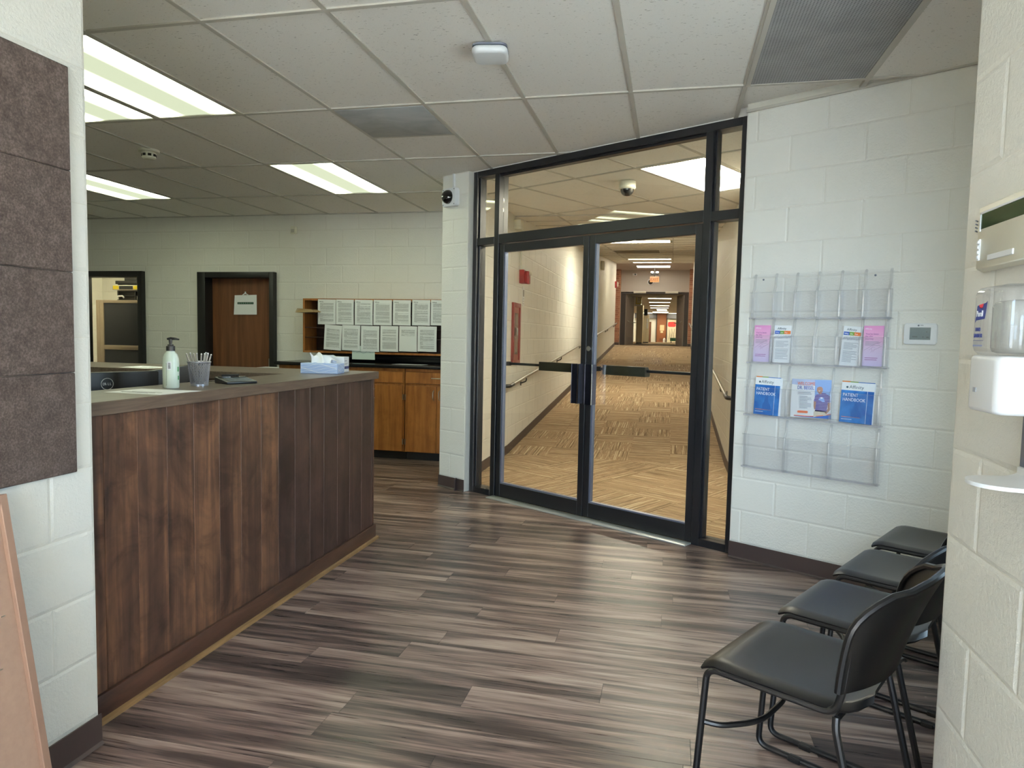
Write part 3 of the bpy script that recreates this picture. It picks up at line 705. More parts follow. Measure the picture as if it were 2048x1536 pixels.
# ================================================================== CEILING FITTINGS
def light(name, label, loc, rot, mat, ln=1.2, group=None):
    t = thing(name, label, 'ceiling light', loc, rot=rot, group=group)
    h, L = .298, ln/2
    obj('lens', B(-h+.018, h-.018, -L+.018, L-.018, .006, .010), mat, t, smooth=False)
    obj('frame', MB().box(-h, -h+.02, -L, L, 0, .03).box(h-.02, h, -L, L, 0, .03).box(-h+.02, h-.02, -L, -L+.02, 0, .03).box(-h+.02, h-.02, L-.02, L, 0, .03), 'grid', t, smooth=False)
    return t
def cell(i, j): return (GX0+GX*(i+.5), GY0+GY*(j+.5), CEIL)
light('ceiling_light', 'long fluorescent ceiling light beside the near left wall, right one of a pair', cell(-2, 0), None, 'diff_office')
light('ceiling_light', 'fluorescent ceiling light mostly hidden by the near left wall, left one of a pair', cell(-3, 0), None, 'diff_office')
light('ceiling_light', 'fluorescent ceiling light deep in the office above the walnut door side', cell(-2, 2), None, 'diff_office')
light('ceiling_light', 'far left office ceiling light cut off by the near left wall edge', cell(-6, 2), None, 'diff_office')
c = W(-.98, -1.38, CEIL)
light('corridor_light', 'large warm corridor light seen through the glass above the doors', tuple(c), (0, 0, -TH), 'diff_cor')
def ramp_light(label, y, m='diff_cor'):
    rm = Matrix.Rotation(math.atan(CS), 3, 'X') @ Matrix.Rotation(PI/2, 3, 'Z')
    p = Matrix.Rotation(math.atan(CS), 3, 'X') @ Vector((-.655, y, 0)); light('corridor_light', label, (p.x, CY+p.y, CEIL+p.z+.001), tuple(rm.to_euler()), m)
ramp_light('warm strip light across the ramp ceiling nearest the glass doors', .61*7.5)
ramp_light('warm strip light across the ramp ceiling beyond the dusty vent', .61*19.5, 'diff_hall')
ramp_light('last warm strip light across the ramp ceiling before the flat lobby', .61*23.5, 'diff_vest')
light('corridor_light', 'warm strip light behind the exit sign at the top of the ramp', (-.70, 25.6, VC-.012), (0, 0, PI/2), 'diff_vest')
for i, y in enumerate((36.6, 40.5, 44.4, 47.6)):
    x = (-1.58+(-.129))/2*y/50
    light('hall_light', 'bright strip light in the far hall ceiling, %s beyond the open doors' % ('first', 'second', 'third', 'fourth')[i], (x, y, HC-.012), (0, 0, PI/2), 'diff_hall')
for i, (y, x) in enumerate(((50.3, -.70), (52.0, -.7), (54.6, -.85), (56.2, -.85), (57.2, -2.1), (57.2, .35))):
    light('hall_light', '%s strip light near the end of the far hall' % ('first short', 'second short', 'first long', 'last long', 'cabinet side', 'picture board side')[i], (x, y, HC-.012), (0, 0, PI/2), 'diff_hall', .72 if i < 2 else 1.2)
light('back_room_light', 'ceiling light inside the small room behind the open doorway', (-7.3, 8.5, CEIL-.01), None, 'diff_back')

g = thing('return_grille', 'large grey perforated return air grille in the lobby ceiling', 'vent', (GX0+GX*4.5, GY0+GY*.5, CEIL))
obj('perforated_plate', B(-GX/2+.022, GX/2-.022, -GY/2+.022, GY/2-.022, -.003, .001), 'perf', g, smooth=False)
obj('grille_frame', MB().box(-GX/2, -GX/2+.024, -GY/2, GY/2, -.006, .01).box(GX/2-.024, GX/2, -GY/2, GY/2, -.006, .01).box(-GX/2+.024, GX/2-.024, -GY/2, -GY/2+.024, -.006, .01).box(-GX/2+.024, GX/2-.024, GY/2-.024, GY/2, -.006, .01), 'grid', g, smooth=False)
v = thing('supply_diffuser', 'square blue-grey dusty air panel in the ceiling above the counter end', 'vent', (GX0+GX*.5, GY0+GY*1.255, CEIL))
obj('face_panel', B(-.29, .29, -.292, .292, -.004, .003), 'cloudy_vent', v, bevel=.002)
obj('panel_rim', MB().box(-.3, -.285, -.3, .3, 0, .01).box(.285, .3, -.3, .3, 0, .01).box(-.285, .285, -.3, -.285, 0, .01).box(-.285, .285, .285, .3, 0, .01), 'grid', v, smooth=False)
ap = thing('access_point', 'white rounded square wireless unit on the lobby ceiling grid', 'wireless unit', (-.89, 3.31, CEIL-.002), R(10))
obj('body', MB().prism(rrect(-.085, .085, -.085, .085, .04, 6), -.045, -.008), 'white_plastic', ap, bevel=.016, seg=3)
obj('mount_plate', MB().prism(rrect(-.083, .083, -.083, .083, .038, 6), -.008, .0), 'grey', ap)
sd = thing('smoke_detector', 'cream smoke detector on the office ceiling beside the bright light pair', 'smoke detector', (-3.97, 4.69, CEIL+.004))
obj('base_ring', MB().lathe([(0, .0), (.075, 0), (.075, -.018), (.055, -.024), (0, -.024)], 28), 'beige_plastic', sd)
obj('sensor_head', MB().lathe([(0, -.022), (.052, -.022), (.048, -.062), (.036, -.072), (0, -.072)], 28), 'beige_plastic', sd)
for k in range(8): obj('slot', B(.044, .0525, -.012, .012, -.052, -.034), 'dark_dome', sd, rot=(0, 0, k*PI/4))
ms = thing('motion_sensor', 'small cream motion sensor high on the far office wall', 'motion sensor', (-4.36, 7.492, 2.54))
obj('body', B(-.032, .032, -.05, 0, -.045, .045), 'beige_plastic', ms, bevel=.008)
obj('sensor_window', B(-.022, .022, -.053, -.049, -.03, .01), 'grid', ms, bevel=.002)
dc = thing('dome_camera', 'white dome camera on the corridor ceiling behind the transom glass', 'camera', (-.42, 6.26, CEIL))
obj('housing', MB().lathe([(0, 0), (.075, 0), (.075, -.055), (.064, -.066), (0, -.066)], 28), 'beige_plastic', dc)
obj('dome', MB().lathe([(.060, -.064), (.058, -.082), (.046, -.105), (.028, -.119), (.0, -.124)], 28), 'dark_dome', dc)
pc = thing('wall_camera', 'white square security camera with black dome on the narrow block pillar', 'camera', tuple(W(-2.625, 0, 2.527)), -TH)
obj('back_box', MB().prism(rrect(-.085, .085, -.078, .078, .022), -.001, .05, 'y'), 'white_plastic', pc, bevel=.006)
obj('lens_dome', MB().lathe([(.060, .050), (.060, .056), (.055, .075), (.04, .094), (.02, .103), (0, .106)], 28, (-.004, 0, 0), 'y'), 'dark_dome', pc)
obj('dome_ring', MB().lathe([(.058, .048), (.067, .048), (.066, .054), (.058, .055)], 28, (-.004, 0, 0), 'y'), 'white_plastic', pc)
for a, b in ((-.068, .062), (.068, .062), (-.068, -.062), (.068, -.062)): obj('screw', MB().lathe([(0, .053), (.005, .052), (.005, .047)], 8, (a, 0, b), 'y'), 'grey', pc)
obj('conduit', B(.012, .034, -.018, -.002, .078, .2), 'white_plastic', pc, bevel=.003)

# ================================================================== RECEPTION COUNTER
CT = 1.105; YE = 4.185
ct = thing('reception_counter', 'dark stained wood plank reception counter with brown laminate top', 'counter', (-1.87, 1.83, 0))
def L(mb): return MB().add([(x+1.87, y-1.83, z) for x, y, z in mb.v], mb.f)
top = MB().prism([(-2.205, 1.83), (-1.848, 1.83), (-1.848, YE+.03), (-4.6, YE+.03), (-4.6, 3.67), (-2.205, 3.67)], CT-.047, CT)
obj('countertop', L(top), 'laminate', ct, bevel=.0025, seg=1)
ys = [1.83, 1.973, 2.128, 2.281, 2.434, 2.597, 2.751, 2.909, 3.059, 3.212, 3.366, 3.52, 3.68, 3.841, 4.006, 4.154, YE]
for i in range(len(ys)-1):
    obj('plank', L(MB().prism([(ys[i], -1.89), (ys[i], -1.873), (ys[i]+.003, -1.870), (ys[i+1]-.003, -1.870), (ys[i+1], -1.873), (ys[i+1], -1.89)], .08, CT-.047, 'z').__class__().add([(x, y, z) for y, x, z in MB().prism([(ys[i], -1.89), (ys[i], -1.873), (ys[i]+.0014, -1.870), (ys[i+1]-.0014, -1.870), (ys[i+1], -1.873), (ys[i+1], -1.89)], .08, CT-.047).v], [f[::-1] for f in MB().prism([(0, 0), (0, 1), (1, 1), (2, 1), (3, 1), (3, 0)], 0, 1).f])), 'counter_plank' if i < 8 else 'counter_plank_dark', ct, smooth=False)
obj('carcass', L(MB().box(-2.0, -1.889, 1.83, YE-.002, .0, CT-.047).box(-4.6, -1.889, YE-.1, YE-.002, 0, CT-.047)), 'counter_trim', ct, smooth=False)
obj('inner_panel', L(MB().box(-2.19, -2.16, 1.83, 3.70, 0, CT-.047).box(-4.6, -2.19, 3.685, 3.70, 0, CT-.047)), 'counter_trim', ct, smooth=False)
obj('end_panel', L(B(-1.89, -1.866, YE-.012, YE, .0, CT-.047)), 'counter_trim', ct, smooth=False)
obj('skirting', L(B(-1.87, -1.853, 1.83, YE+.012, .0, .098)), 'counter_trim', ct, bevel=.004)
obj('quarter_round', L(MB().add([(x, y, z) for y, x, z in MB().prism([(0, 0)]+[(0.0, 0.0)], 0, 1).v], []) if 0 else MB().add([(-1.853, y, 0) for y in (1.83, YE+.03)]+[(-1.838, y, 0) for y in (1.83, YE+.03)]+[(-1.841, y, .012) for y in (1.83, YE+.03)]+[(-1.853, y, .018) for y in (1.83, YE+.03)], [(0, 1, 3, 2), (2, 3, 5, 4), (4, 5, 7, 6), (6, 7, 1, 0), (0, 2, 4, 6), (1, 7, 5, 3)])), 'quarter', ct)
obj('desk_surface', L(B(-3.0, -2.19, 1.83, 3.69, .70, .735)), 'laminate', ct)

# monitors behind the counter
def monitor(label, loc, rz, wd, ht, logo, mat):
    t = thing('monitor', label, 'monitor', loc, rz)
    obj('casing', MB().prism(rrect(-wd/2, wd/2, 0, ht, .008), -.028, .0, 'y'), mat, t, bevel=.004)
    obj('screen', B(-wd/2+.01, wd/2-.01, .0281, .0295, .012, ht-.012), 'dark_dome', t)
    zd = loc[2]-.736
    obj('stand', MB().box(-.03, .03, -.03, -.005, -zd+.012, ht*.5).box(-.1, .1, -.10, .08, -zd, -zd+.012), 'black_plastic', t, bevel=.003)
    if logo:
        lx, lz = logo
        obj('logo_ring', MB().tube([(lx+.0245*math.cos(a), -.0005, lz+.0245*math.sin(a)) for a in [2*PI*k/36 for k in range(36)]], .0013, 6, True), plain('logo_grey', rgb(214, 214, 212), .4), t)
        x = lx-.0185
        for chx, sh, dx in (('D', 0, .0105), ('E', 0, .0095), ('L', 0, .0085), ('L', 0, 0)):
            text('logo_letter', chx, .0150, plain('logo_white', rgb(220, 220, 218), .4), t, (x, -.0005, lz-.0053), .92, rot=(0, R(-24) if chx == 'E' else 0, 0)); x += dx
    return t
mb_ = plain('monitor_black', rgb(32, 32, 33), .45)
md = Vector((math.cos(R(66)), math.sin(R(66)), 0)); mid = Vector((-2.36, 2.52, 0))-md*.069
monitor('black monitor back with a round white maker mark behind the counter', (mid.x, mid.y, .875), R(66), .582, .287, (.069, .236), mb_)
m2 = monitor('dark grey tilted second monitor behind the pen cup on the counter', (-2.353, 2.935, .88), R(66), .28, .285, None, plain('monitor_grey', rgb(66, 64, 60), .5)); m2.rotation_euler = (0, R(-7), R(66))

# things on the countertop
bt = thing('pump_bottle', 'pale green hand gel bottle with black pump on the counter', 'bottle', (-2.05, 2.53, CT))
prof = [(0, 0), (.030, 0), (.032, .004), (.0325, .05), (.0325, .105), (.0315, .122), (.026, .142), (.016, .153), (.0155, .158), (0, .158)]
tt = NT('translucent_green_bottle'); tt.set(Base_Color=rgb(222, 234, 222), Roughness=.25); tt.b.inputs['Subsurface Weight'].default_value = .25; tt.b.inputs['Subsurface Radius'].default_value = (.02, .02, .02)
obj('bottle_body', MB().lathe(prof, 32), tt.m, bt)
obj('pump_collar', MB().lathe([(0, .156), (.0175, .156), (.0175, .176), (.012, .178), (.012, .183), (0, .183)], 24), 'black_plastic', bt)
obj('pump_head', MB().tube([(0, 0, .18), (0, 0, .205)], [.0055, .008], 14).tube([(-.013, -.004, .206), (.0, 0, .208), (.02, .006, .207), (.034, .01, .2045)], [.0045, .0065, .005, .0028], 10), 'black_plastic', bt)
obj('barcode_label', MB().add([(.0328*math.cos(a), .0328*math.sin(a), z) for z in (.078, .112) for a in (R(-78), R(-63), R(-48))], [(0, 1, 4, 3), (1, 2, 5, 4)]), 'paper', bt)
obj('barcode_bars', MB().add(*(lambda V: (V, [(4*i, 4*i+1, 4*i+2, 4*i+3) for i in range(len(V)//4)]))([(.0331*math.cos(R(a)), .0331*math.sin(R(a)), z) for z0 in (.083, .088, .092, .097, .103) for a, z in ((-70, z0), (-54, z0), (-54, z0+.0025), (-70, z0+.0025))])), 'dark_dome', bt)
obj('label_frame', MB().add(*(lambda V: (V, [(4*i, 4*i+1, 4*i+2, 4*i+3) for i in range(len(V)//4)]))([(.0331*math.cos(R(a)), .0331*math.sin(R(a)), z) for a0, a1, z0, z1 in [(-124, -82, .104, .1053), (-124, -82, .083, .0843), (-124, -82, .05, .0513), (-124, -82, .038, .0393), (-124, -82, .012, .0133), (-84, -81.5, .012, .105)] for a, z in ((a0, z0), (a1, z0), (a1, z1), (a0, z1))])), plain('label_ink', rgb(120, 136, 124), .6), bt)
obj('green_mark', MB().add([(.0331*math.cos(R(a)), .0331*math.sin(R(a)), z) for a, z in ((-3, .07), (12, .07), (12, .09), (-3, .09), (0, .035), (14, .035), (14, .052), (0, .052))], [(0, 1, 2, 3), (4, 5, 6, 7)]), plain('label_green', rgb(70, 150, 90), .5), bt)

cp = thing('pencil_cup', 'silver wire mesh pen cup on the counter', 'cup', (-2.035, 2.69, CT))
mt = NT('mesh_wire'); vv = mt.coords('UV', (1, 1, 1)); 
rb, rt, hc = .036, .047, .105
wires = MB()
for k in range(36):
    for sgn in (1, -1):
        pts = [((rb+(rt-rb)*t)*math.cos(2*PI*k/36+sgn*t*1.15), (rb+(rt-rb)*t)*math.sin(2*PI*k/36+sgn*t*1.15), .006+(hc-.006)*t) for t in [i/7 for i in range(8)]]
        wires.tube(pts, .0008, 3)
obj('mesh_side', wires, plain('silver_mesh', rgb(170, 172, 182), .35, .7), cp, smooth=False, kind='stuff')
obj('rim', MB().tube([(rt*math.cos(a), rt*math.sin(a), hc) for a in [2*PI*k/32 for k in range(32)]], .0032, 8, True), plain('silver_rim', rgb(176, 178, 186), .3, .8), cp)
obj('base', MB().lathe([(0, 0), (rb+.0015, 0), (rb+.002, .008), (rb-.001, .009), (0, .004)], 32), plain('silver_base', rgb(186, 188, 196), .3, .8), cp)
penm = plain('clear_grey_pen', rgb(150, 146, 140), .25); capm = plain('pen_end', rgb(214, 212, 208), .3)
for i, (ang, ln, tilt) in enumerate(((150, .138, 18), (175, .140, 15), (200, .139, 17), (140, .136, 12), (20, .140, 7), (-10, .136, 9), (50, .138, 10), (0, .139, 14), (-40, .137, 13), (30, .135, 16))):
    pn = thing('pen', 'clear grey stick pen standing in the silver mesh cup', 'pen', (-2.035+.012*math.cos(R(ang)), 2.69+.012*math.sin(R(ang)), CT+.006), group='pens in the mesh cup', rot=(0, R(tilt), R(ang)))
    obj('barrel', MB().tube([(0, 0, 0), (0, 0, ln)], .0036, 8), penm, pn); obj('end_cap', MB().tube([(0, 0, ln), (0, 0, ln+.004)], [.0036, .0026], 8), capm, pn)

dv_ = thing('card_terminal', 'low black signature pad with screen lying on the counter', 'card terminal', (-1.985, 2.885, CT), R(62))
obj('body', MB().add([(-.075, -.06, 0), (.075, -.06, 0), (.075, .06, 0), (-.075, .06, 0), (-.075, -.06, .012), (.075, -.06, .012), (.075, .06, .030), (-.075, .06, .030)], [(0, 3, 2, 1), (4, 5, 6, 7), (0, 1, 5, 4), (1, 2, 6, 5), (2, 3, 7, 6), (3, 0, 4, 7)]), 'black_plastic', dv_, bevel=.004)
sl = math.atan(.018/.12)
obj('screen', B(-.055, .06, -.045, .02, 0, .001), plain('terminal_screen', rgb(120, 128, 132), .12), dv_, (0, 0, .0215), (sl, 0, 0))
obj('pen_tray', B(-.065, .065, .028, .05, 0, .004), 'dark_dome', dv_, (0, 0, .021), (sl, 0, 0), bevel=.001)
obj('stylus', MB().tube([(-.05, .04, .036), (.035, .04, .036)], .004, 8), 'black_metal', dv_)
cb = obj('cable', MB().tube(rounded([(-2.03, 2.96, CT+.012), (-2.10, 2.96, CT+.004), (-2.16, 2.9, CT+.002), (-2.20, 2.86, CT+.01), (-2.24, 2.80, CT-.02), (-2.26, 2.78, CT-.2)], .04), .0022, 6), 'black_plastic'); tag(cb, 'thin black cord running from the signature pad over the counter edge', 'cable')

def flat_paper(name, label, cat, pts, z, mat='paper', lines=None, group=None):
    t = thing(name, label, cat, (pts[0][0], pts[0][1], z), group=group); x0, y0 = pts[0]
    obj('sheet', MB().prism([(x-x0, y-y0) for x, y in pts], 0, .0006), mat, t, smooth=False)
    if lines: lines(t)
    return t
ink = plain('printed_ink', rgb(70, 72, 78), .7)
def ln1(t):
    e1 = Vector((.26, -.19, 0)).normalized()
    obj('lettering', MB().box(.03, .19, .05, .056, .0006, .001).box(.05, .17, .035, .039, .0006, .001).box(.06, .2, .075, .079, .0006, .001), ink, t, rot=(0, 0, R(-2)))
flat_paper('notice_sheet', 'laminated white notice lying flat at the counter edge under the gel bottle', 'paper', [(-2.12, 2.245), (-1.862, 2.235), (-1.845, 2.452), (-2.115, 2.435)], CT, lines=ln1)
flat_paper('notice_sheet', 'white notice lying on the rear ledge of the counter behind the monitor', 'paper', [(-3.40, 3.73), (-3.18, 3.70), (-3.14, 3.90), (-3.42, 3.94)], CT, lines=lambda t: obj('lettering', MB().box(.05, .2, .05, .06, .0006, .001).box(.08, .2, .1, .105, .0006, .001), ink, t))

tb = thing('tissue_box', 'pale blue tissue box with white wave lines on the counter corner', 'tissue box', (-2.04, 3.775, CT), R(6))
obj('carton', B(-.115, .115, 0, .115, 0, .062), plain('tissue_blue', rgb(170, 190, 222), .6), tb, bevel=.002, seg=1)
wvs = MB()
for k in range(6):
    pts = [(-.112+.224*i/14, -.0012, .008+.010*k+.009*math.sin(i/14*7+k*1.1)) for i in range(15)]
    pts = [p for p in pts if .004 < p[2] < .059]
    if len(pts) > 2: wvs.tube(pts, .0011, 4)
for k in range(5):
    pts = [(.1162, .006+.10*i/10, .01+.010*k+.008*math.sin(i/10*6+k*1.7)) for i in range(11)]; wvs.tube([p for p in pts if .003 < p[2] < .06], .0008, 4)
obj('wave_pattern', wvs, 'paper', tb)
def crumple(u, v):
    x = -.06+.13*u; h = .062*math.sin(PI*min(1, v*1.02))**.8*(.55+.45*math.sin(u*3.1+.4))
    return (x+.012*math.sin(v*5+u*4), .03+.055*v+.008*math.sin(u*9), .060+h+.006*math.sin(u*13+v*7))
obj('tissue', MB().shell(crumple, 12, 10, .0012), 'paper', tb)
obj('tissue_tip', MB().shell(lambda u, v: (-.048-.028*u+.012*(v-.5)*(1-u)*2, .05+.01*(v-.5), .075+.052*u+.004*math.sin(u*5)), 8, 4, .001), 'paper', tb)
mk = thing('mask_box', 'white mask carton with a navy stripe behind the tissue box', 'box', (-2.075, 3.95, CT), R(9))
obj('carton', B(-.105, .105, 0, .10, 0, .096), 'paper', mk, bevel=.002, seg=1)
obj('open_flap', MB().prism([(-.03, .096), (-.02, .104), (.03, .107), (.05, .098), (.05, .096)], -.02, .0, 'y'), 'paper', mk)
nv_ = plain('navy_print', rgb(72, 78, 128), .6)
obj('stripe', B(.1052, .1062, .008, .095, .022, .038), nv_, mk)
obj('lettering', MB().box(.1052, .106, .01, .055, .07, .073).box(.1052, .106, .01, .07, .055, .057).box(.1052, .106, .01, .06, .048, .050).box(-.09, -.04, -.001, 0, .085, .088), plain('grey_print', rgb(120, 120, 130), .7), mk)

# ================================================================== OFFICE
def cabinet(label, x0, x1, doors):
    t = thing('base_cabinet', label, 'cabinet', (x0, 6.95, 0)); wd = x1-x0
    obj('body', MB().box(0, wd, .02, .54, .09, .985), 'honey', t, smooth=False)
    obj('face_frame', MB().box(0, .022, 0, .02, .09, .985).box(wd-.022, wd, 0, .02, .09, .985).box(.022, wd-.022, 0, .02, .955, .985).box(.022, wd-.022, 0, .02, .80, .825).box(.022, wd-.022, 0, .02, .09, .1), 'honey', t, smooth=False)
    obj('toe_kick', B(0, wd, .06, .54, 0, .09), 'black_trim', t)
    hw = wd/2
    for i in range(2):
        a, b = i*hw+.012, (i+1)*hw-.012 if i == 0 else wd-.012
        a = .012 if i == 0 else hw+.002; b = hw-.002 if i == 0 else wd-.012
        d = obj('door', B(a, b, -.018, 0, .095, .805), 'honey', t, bevel=.003, seg=1)
        hx = b-.03 if i == 0 else a+.03
        obj('door_handle', MB().tube(rounded([(hx, -.018, .66), (hx, -.045, .675), (hx, -.045, .745), (hx, -.018, .76)], .02), .005, 8), 'steel', d)
        for hz in (.20, .68): obj('hinge', B((a-.009) if i == 0 else b-.002, (a+.002) if i == 0 else b+.009, -.020, -.004, hz-.03, hz+.03), 'steel', d)
    dw = [(.012, wd-.012)] if doors == 1 else [(.012, wd-.012)]
    for a, b in dw:
        d = obj('drawer', B(a, b, -.018, 0, .828, .95), 'honey', t, bevel=.003, seg=1); m = (a+b)/2
        obj('drawer_handle', MB().tube(rounded([(m-.055, -.018, .89), (m-.05, -.045, .89), (m+.05, -.045, .89), (m+.055, -.018, .89)], .02), .005, 8), 'steel', d)
    return t
cabinet('honey wood base cabinet with steel handles next to the block pillar', -2.745, -2.03, 2)
cabinet('honey wood base cabinet half hidden by the counter end', -3.49, -2.755, 2)
cabinet('honey wood base cabinet nearest the walnut door behind the tissue box', -4.24, -3.50, 2)
wt = thing('worktop', 'long black lab worktop over the honey wood cabinets', 'worktop', (-4.28, 6.91, .985))
obj('slab', B(0, 2.28, 0, .585, 0, .035), 'black_top', wt, bevel=.004)
obj('backsplash', B(.22, 2.28, .555, .585, .035, .135), 'black_top', wt, bevel=.002)
sh = thing('pigeonhole_shelf', 'honey edged pigeonhole shelf with dark inside on the office wall', 'shelf', (-4.09, 7.20, 1.12))
SW, SHH = 2.09, .612
obj('carcass', MB().box(0, .022, 0, .29, 0, SHH).box(SW-.022, SW, 0, .29, 0, SHH).box(.022, SW-.022, 0, .29, 0, .022).box(.022, SW-.022, 0, .29, SHH-.022, SHH), 'honey', sh, smooth=False)
obj('back_panel', B(.022, SW-.022, .275, .285, .022, SHH-.022), 'shelf_dark', sh, smooth=False)
for k in range(1, 6): obj('divider', B(.022+k*(SW-.044)/6-.006, .022+k*(SW-.044)/6+.006, .004, .275, .022, SHH-.022), 'shelf_dark', sh, smooth=False)
for z in (.17, .28, .44): obj('shelf_board', B(.022, SW-.022, .006, .275, z, z+.008), 'shelf_dark', sh, smooth=False)
def on_y(px, py, Y):
    v = Vector(((px-1024)/F_PX, -(py-768)/F_PX, 1)); d = r3*v.x+u3*v.y+f2*v.z; return d*(Y/d.y)+Vector((0, 0, CAM_H))
M['mint'] = plain('mint_paper', rgb(206, 220, 210), .8)
def hung(px0, px1, py0, py1, Y, label, skew=0, mat='doc', group=None):
    a = on_y(600+px0/6.827, 590+py1/6.827, Y); b = on_y(600+px1/6.827, 590+py0/6.827, Y); wd, ht = b.x-a.x, b.z-a.z
    t = thing('letter_sheet', label, 'paper', (a.x, Y, a.z), group=group, rot=(0, R(skew), 0))
    obj('sheet', MB().shell(lambda u, v: (wd*u, -.006*math.sin(v*2.4)*(.4+.6*u)-.002, ht*v), 4, 6, .0006), mat, t)
    if mat == 'mint': obj('faint_drawing', MB().tube([(wd*.2, -.010, ht*.5), (wd*.35, -.011, ht*.6), (wd*.5, -.012, ht*.45), (wd*.7, -.012, ht*.62), (wd*.85, -.012, ht*.5)], .002, 4), plain('grey_pencil', rgb(150, 160, 156), .8), t)
    if mat == 'doc' and py0 < 110: text('letterhead', 'Affinity', .018, ink, t, (wd*.08, -.0075, ht*.885))
    return t
ordn = ['first', 'second', 'third', 'fourth', 'fifth', 'sixth', 'seventh']
for i, (a, b, y0, y1) in enumerate(((245, 490, 60, 398), (493, 736, 62, 402), (748, 995, 66, 408), (1003, 1257, 68, 410), (1268, 1515, 70, 412), (1530, 1780, 68, 413), (1785, 2035, 70, 413))):
    hung(a, b, y0, y1, 7.188, 'printed letter hung in the upper row of the pigeonhole shelf, %s from the walnut door' % ordn[i], .4)
for i, (a, b, y0, y1, m) in enumerate(((325, 563, 405, 740, 'doc'), (572, 820, 412, 752, 'doc'), (832, 1085, 425, 770, 'doc'), (1096, 1345, 425, 768, 'doc'), (1353, 1600, 428, 768, 'doc_half'), (1605, 1868, 430, 770, 'doc'))):
    hung(a, b, y0, y1, 7.182, 'printed letter hung in the lower row of the pigeonhole shelf, %s from the walnut door' % ordn[i] if m == 'doc' else 'half empty printed letter in the lower row of the pigeonhole shelf', 3 if i == 0 else 1.2 if i == 1 else .4, m)
hung(712, 1025, 700, 876, 7.196, 'pale green picture sheet hung under the lower letters', 0, 'mint')
flat_paper('loose_paper', 'white sheet lying flat on the black worktop', 'paper', [(-2.95, 7.06), (-2.60, 7.05), (-2.58, 7.2), (-2.92, 7.22)], 1.0205)
en = thing('envelope_bundle', 'bundle of tan envelopes sticking out of the pigeonhole shelf', 'envelopes', (-4.055, 7.06, 1.568))
for k in range(5): obj('envelope', B(-.03+.004*k, .20-.01*k, -.03, .12, .009*k, .009*k+.007), plain('manila', rgb(182-8*k, 156-8*k, 112-7*k), .8), en, rot=(0, R(1.2*(k-2)), R(2*k-4)))
nt = thing('door_notice', 'white notice with a green strip on a hanger on the walnut door', 'notice', (-5.055, 7.56, 1.55), rot=(0, R(-1.5), 0))
obj('sheet', MB().prism([(-.17, 0), (.145, -.005), (.15, .235), (-.15, .235)], -.0, .001, 'y'), 'paper', nt)
obj('strip', MB().prism([(-.115, .125), (.105, .122), (.105, .147), (-.115, .15)], .0012, .002, 'y'), plain('dark_green_strip', rgb(34, 62, 50), .6), nt)
obj('lettering', MB().box(-.1, -.085, -.003, -.002, .133, .141).box(-.07, -.055, -.003, -.002, .133, .141).box(-.04, -.025, -.003, -.002, .133, .141).box(-.01, .005, -.003, -.002, .133, .141).box(.02, .035, -.003, -.002, .133, .141).box(.05, .065, -.003, -.002, .133, .141).box(.08, .09, -.003, -.002, .133, .141), plain('pale_green_print', rgb(120, 160, 140), .6), nt)
obj('hanger', MB().tube([(-.045, -.003, .23), (-.02, -.006, .245), (0, -.008, .258), (.02, -.006, .245), (.045, -.003, .23)], .006, 6).tube([(0, -.002, .245), (0, -.006, .275)], .008, 6), 'white_plastic', nt)
wc = thing('paper_tray', 'small white tray on a low cream stand beside the walnut door', 'tray', (-4.48, 6.95, 0))
obj('stand', B(-.14, .14, 0, .35, 0, .90), 'beige_plastic', wc, bevel=.004)
obj('tray', MB().box(-.15, .15, -.02, .36, .90, .91).box(-.15, -.143, -.02, .36, .91, .935).box(.143, .15, -.02, .36, .91, .935).box(-.143, .143, .353, .36, .91, .935), 'white_plastic', wc)

# back room seen through the doorway
PX0 = on_y(200, 650, 8.02).x
pt = thing('office_partition', 'charcoal fabric partition in a taupe metal frame inside the back room', 'partition', (PX0, 8.02, 0))
pf = plain('taupe_metal', rgb(176, 158, 138), .4, .3); ch_ = plain('charcoal_fabric', rgb(66, 66, 70), .9)
obj('side_panel', B(-.06, 0, 0, .75, 0, 1.73), pf, pt, bevel=.004)
obj('post', B(0, .06, 0, .06, 0, 1.73), pf, pt, bevel=.003)
obj('top_rail', B(.06, 1.15, 0, .06, 1.69, 1.73), pf, pt, bevel=.003); obj('mid_rail', B(.06, 1.15, -.002, .06, 1.06, 1.12), pf, pt, bevel=.003); obj('mid_groove', B(.06, 1.15, -.006, 0, 1.085, 1.095), pf, pt)
obj('fabric_panel', B(.062, 1.15, .012, .05, 1.12, 1.69), ch_, pt, bevel=.004); obj('fabric_panel', B(.062, 1.15, .012, .05, .1, 1.06), ch_, pt, bevel=.004)
obj('support_shelf', B(0, 1.15, .06, .75, 1.69, 1.72), pf, pt)
pr_ = thing('label_printer', 'silver machine with yellow labels on top of the partition shelf', 'machine', (on_y(262, 600, 8.2).x, 8.2, 1.72))
obj('lower_rack', MB().box(-.22, .3, 0, .35, 0, .01).box(-.22, .3, 0, .35, .075, .085).box(-.22, .3, 0, .35, .14, .15).box(-.22, -.2, 0, .35, .01, .14).box(.06, .075, 0, .35, .01, .14).box(.28, .3, 0, .35, .01, .14), 'black_plastic', pr_)
obj('body', B(-.28, .3, -.02, .36, .155, .225), 'grid', pr_, bevel=.006)
yl = plain('yellow_label', rgb(228, 204, 40), .6)
obj('yellow_label', B(-.27, -.18, -.0215, -.02, .165, .215), yl, pr_); obj('yellow_label', B(.06, .15, -.0215, -.02, .165, .215), yl, pr_); obj('dark_panel', B(-.17, .05, -.0215, -.02, .165, .212), 'black_plastic', pr_)
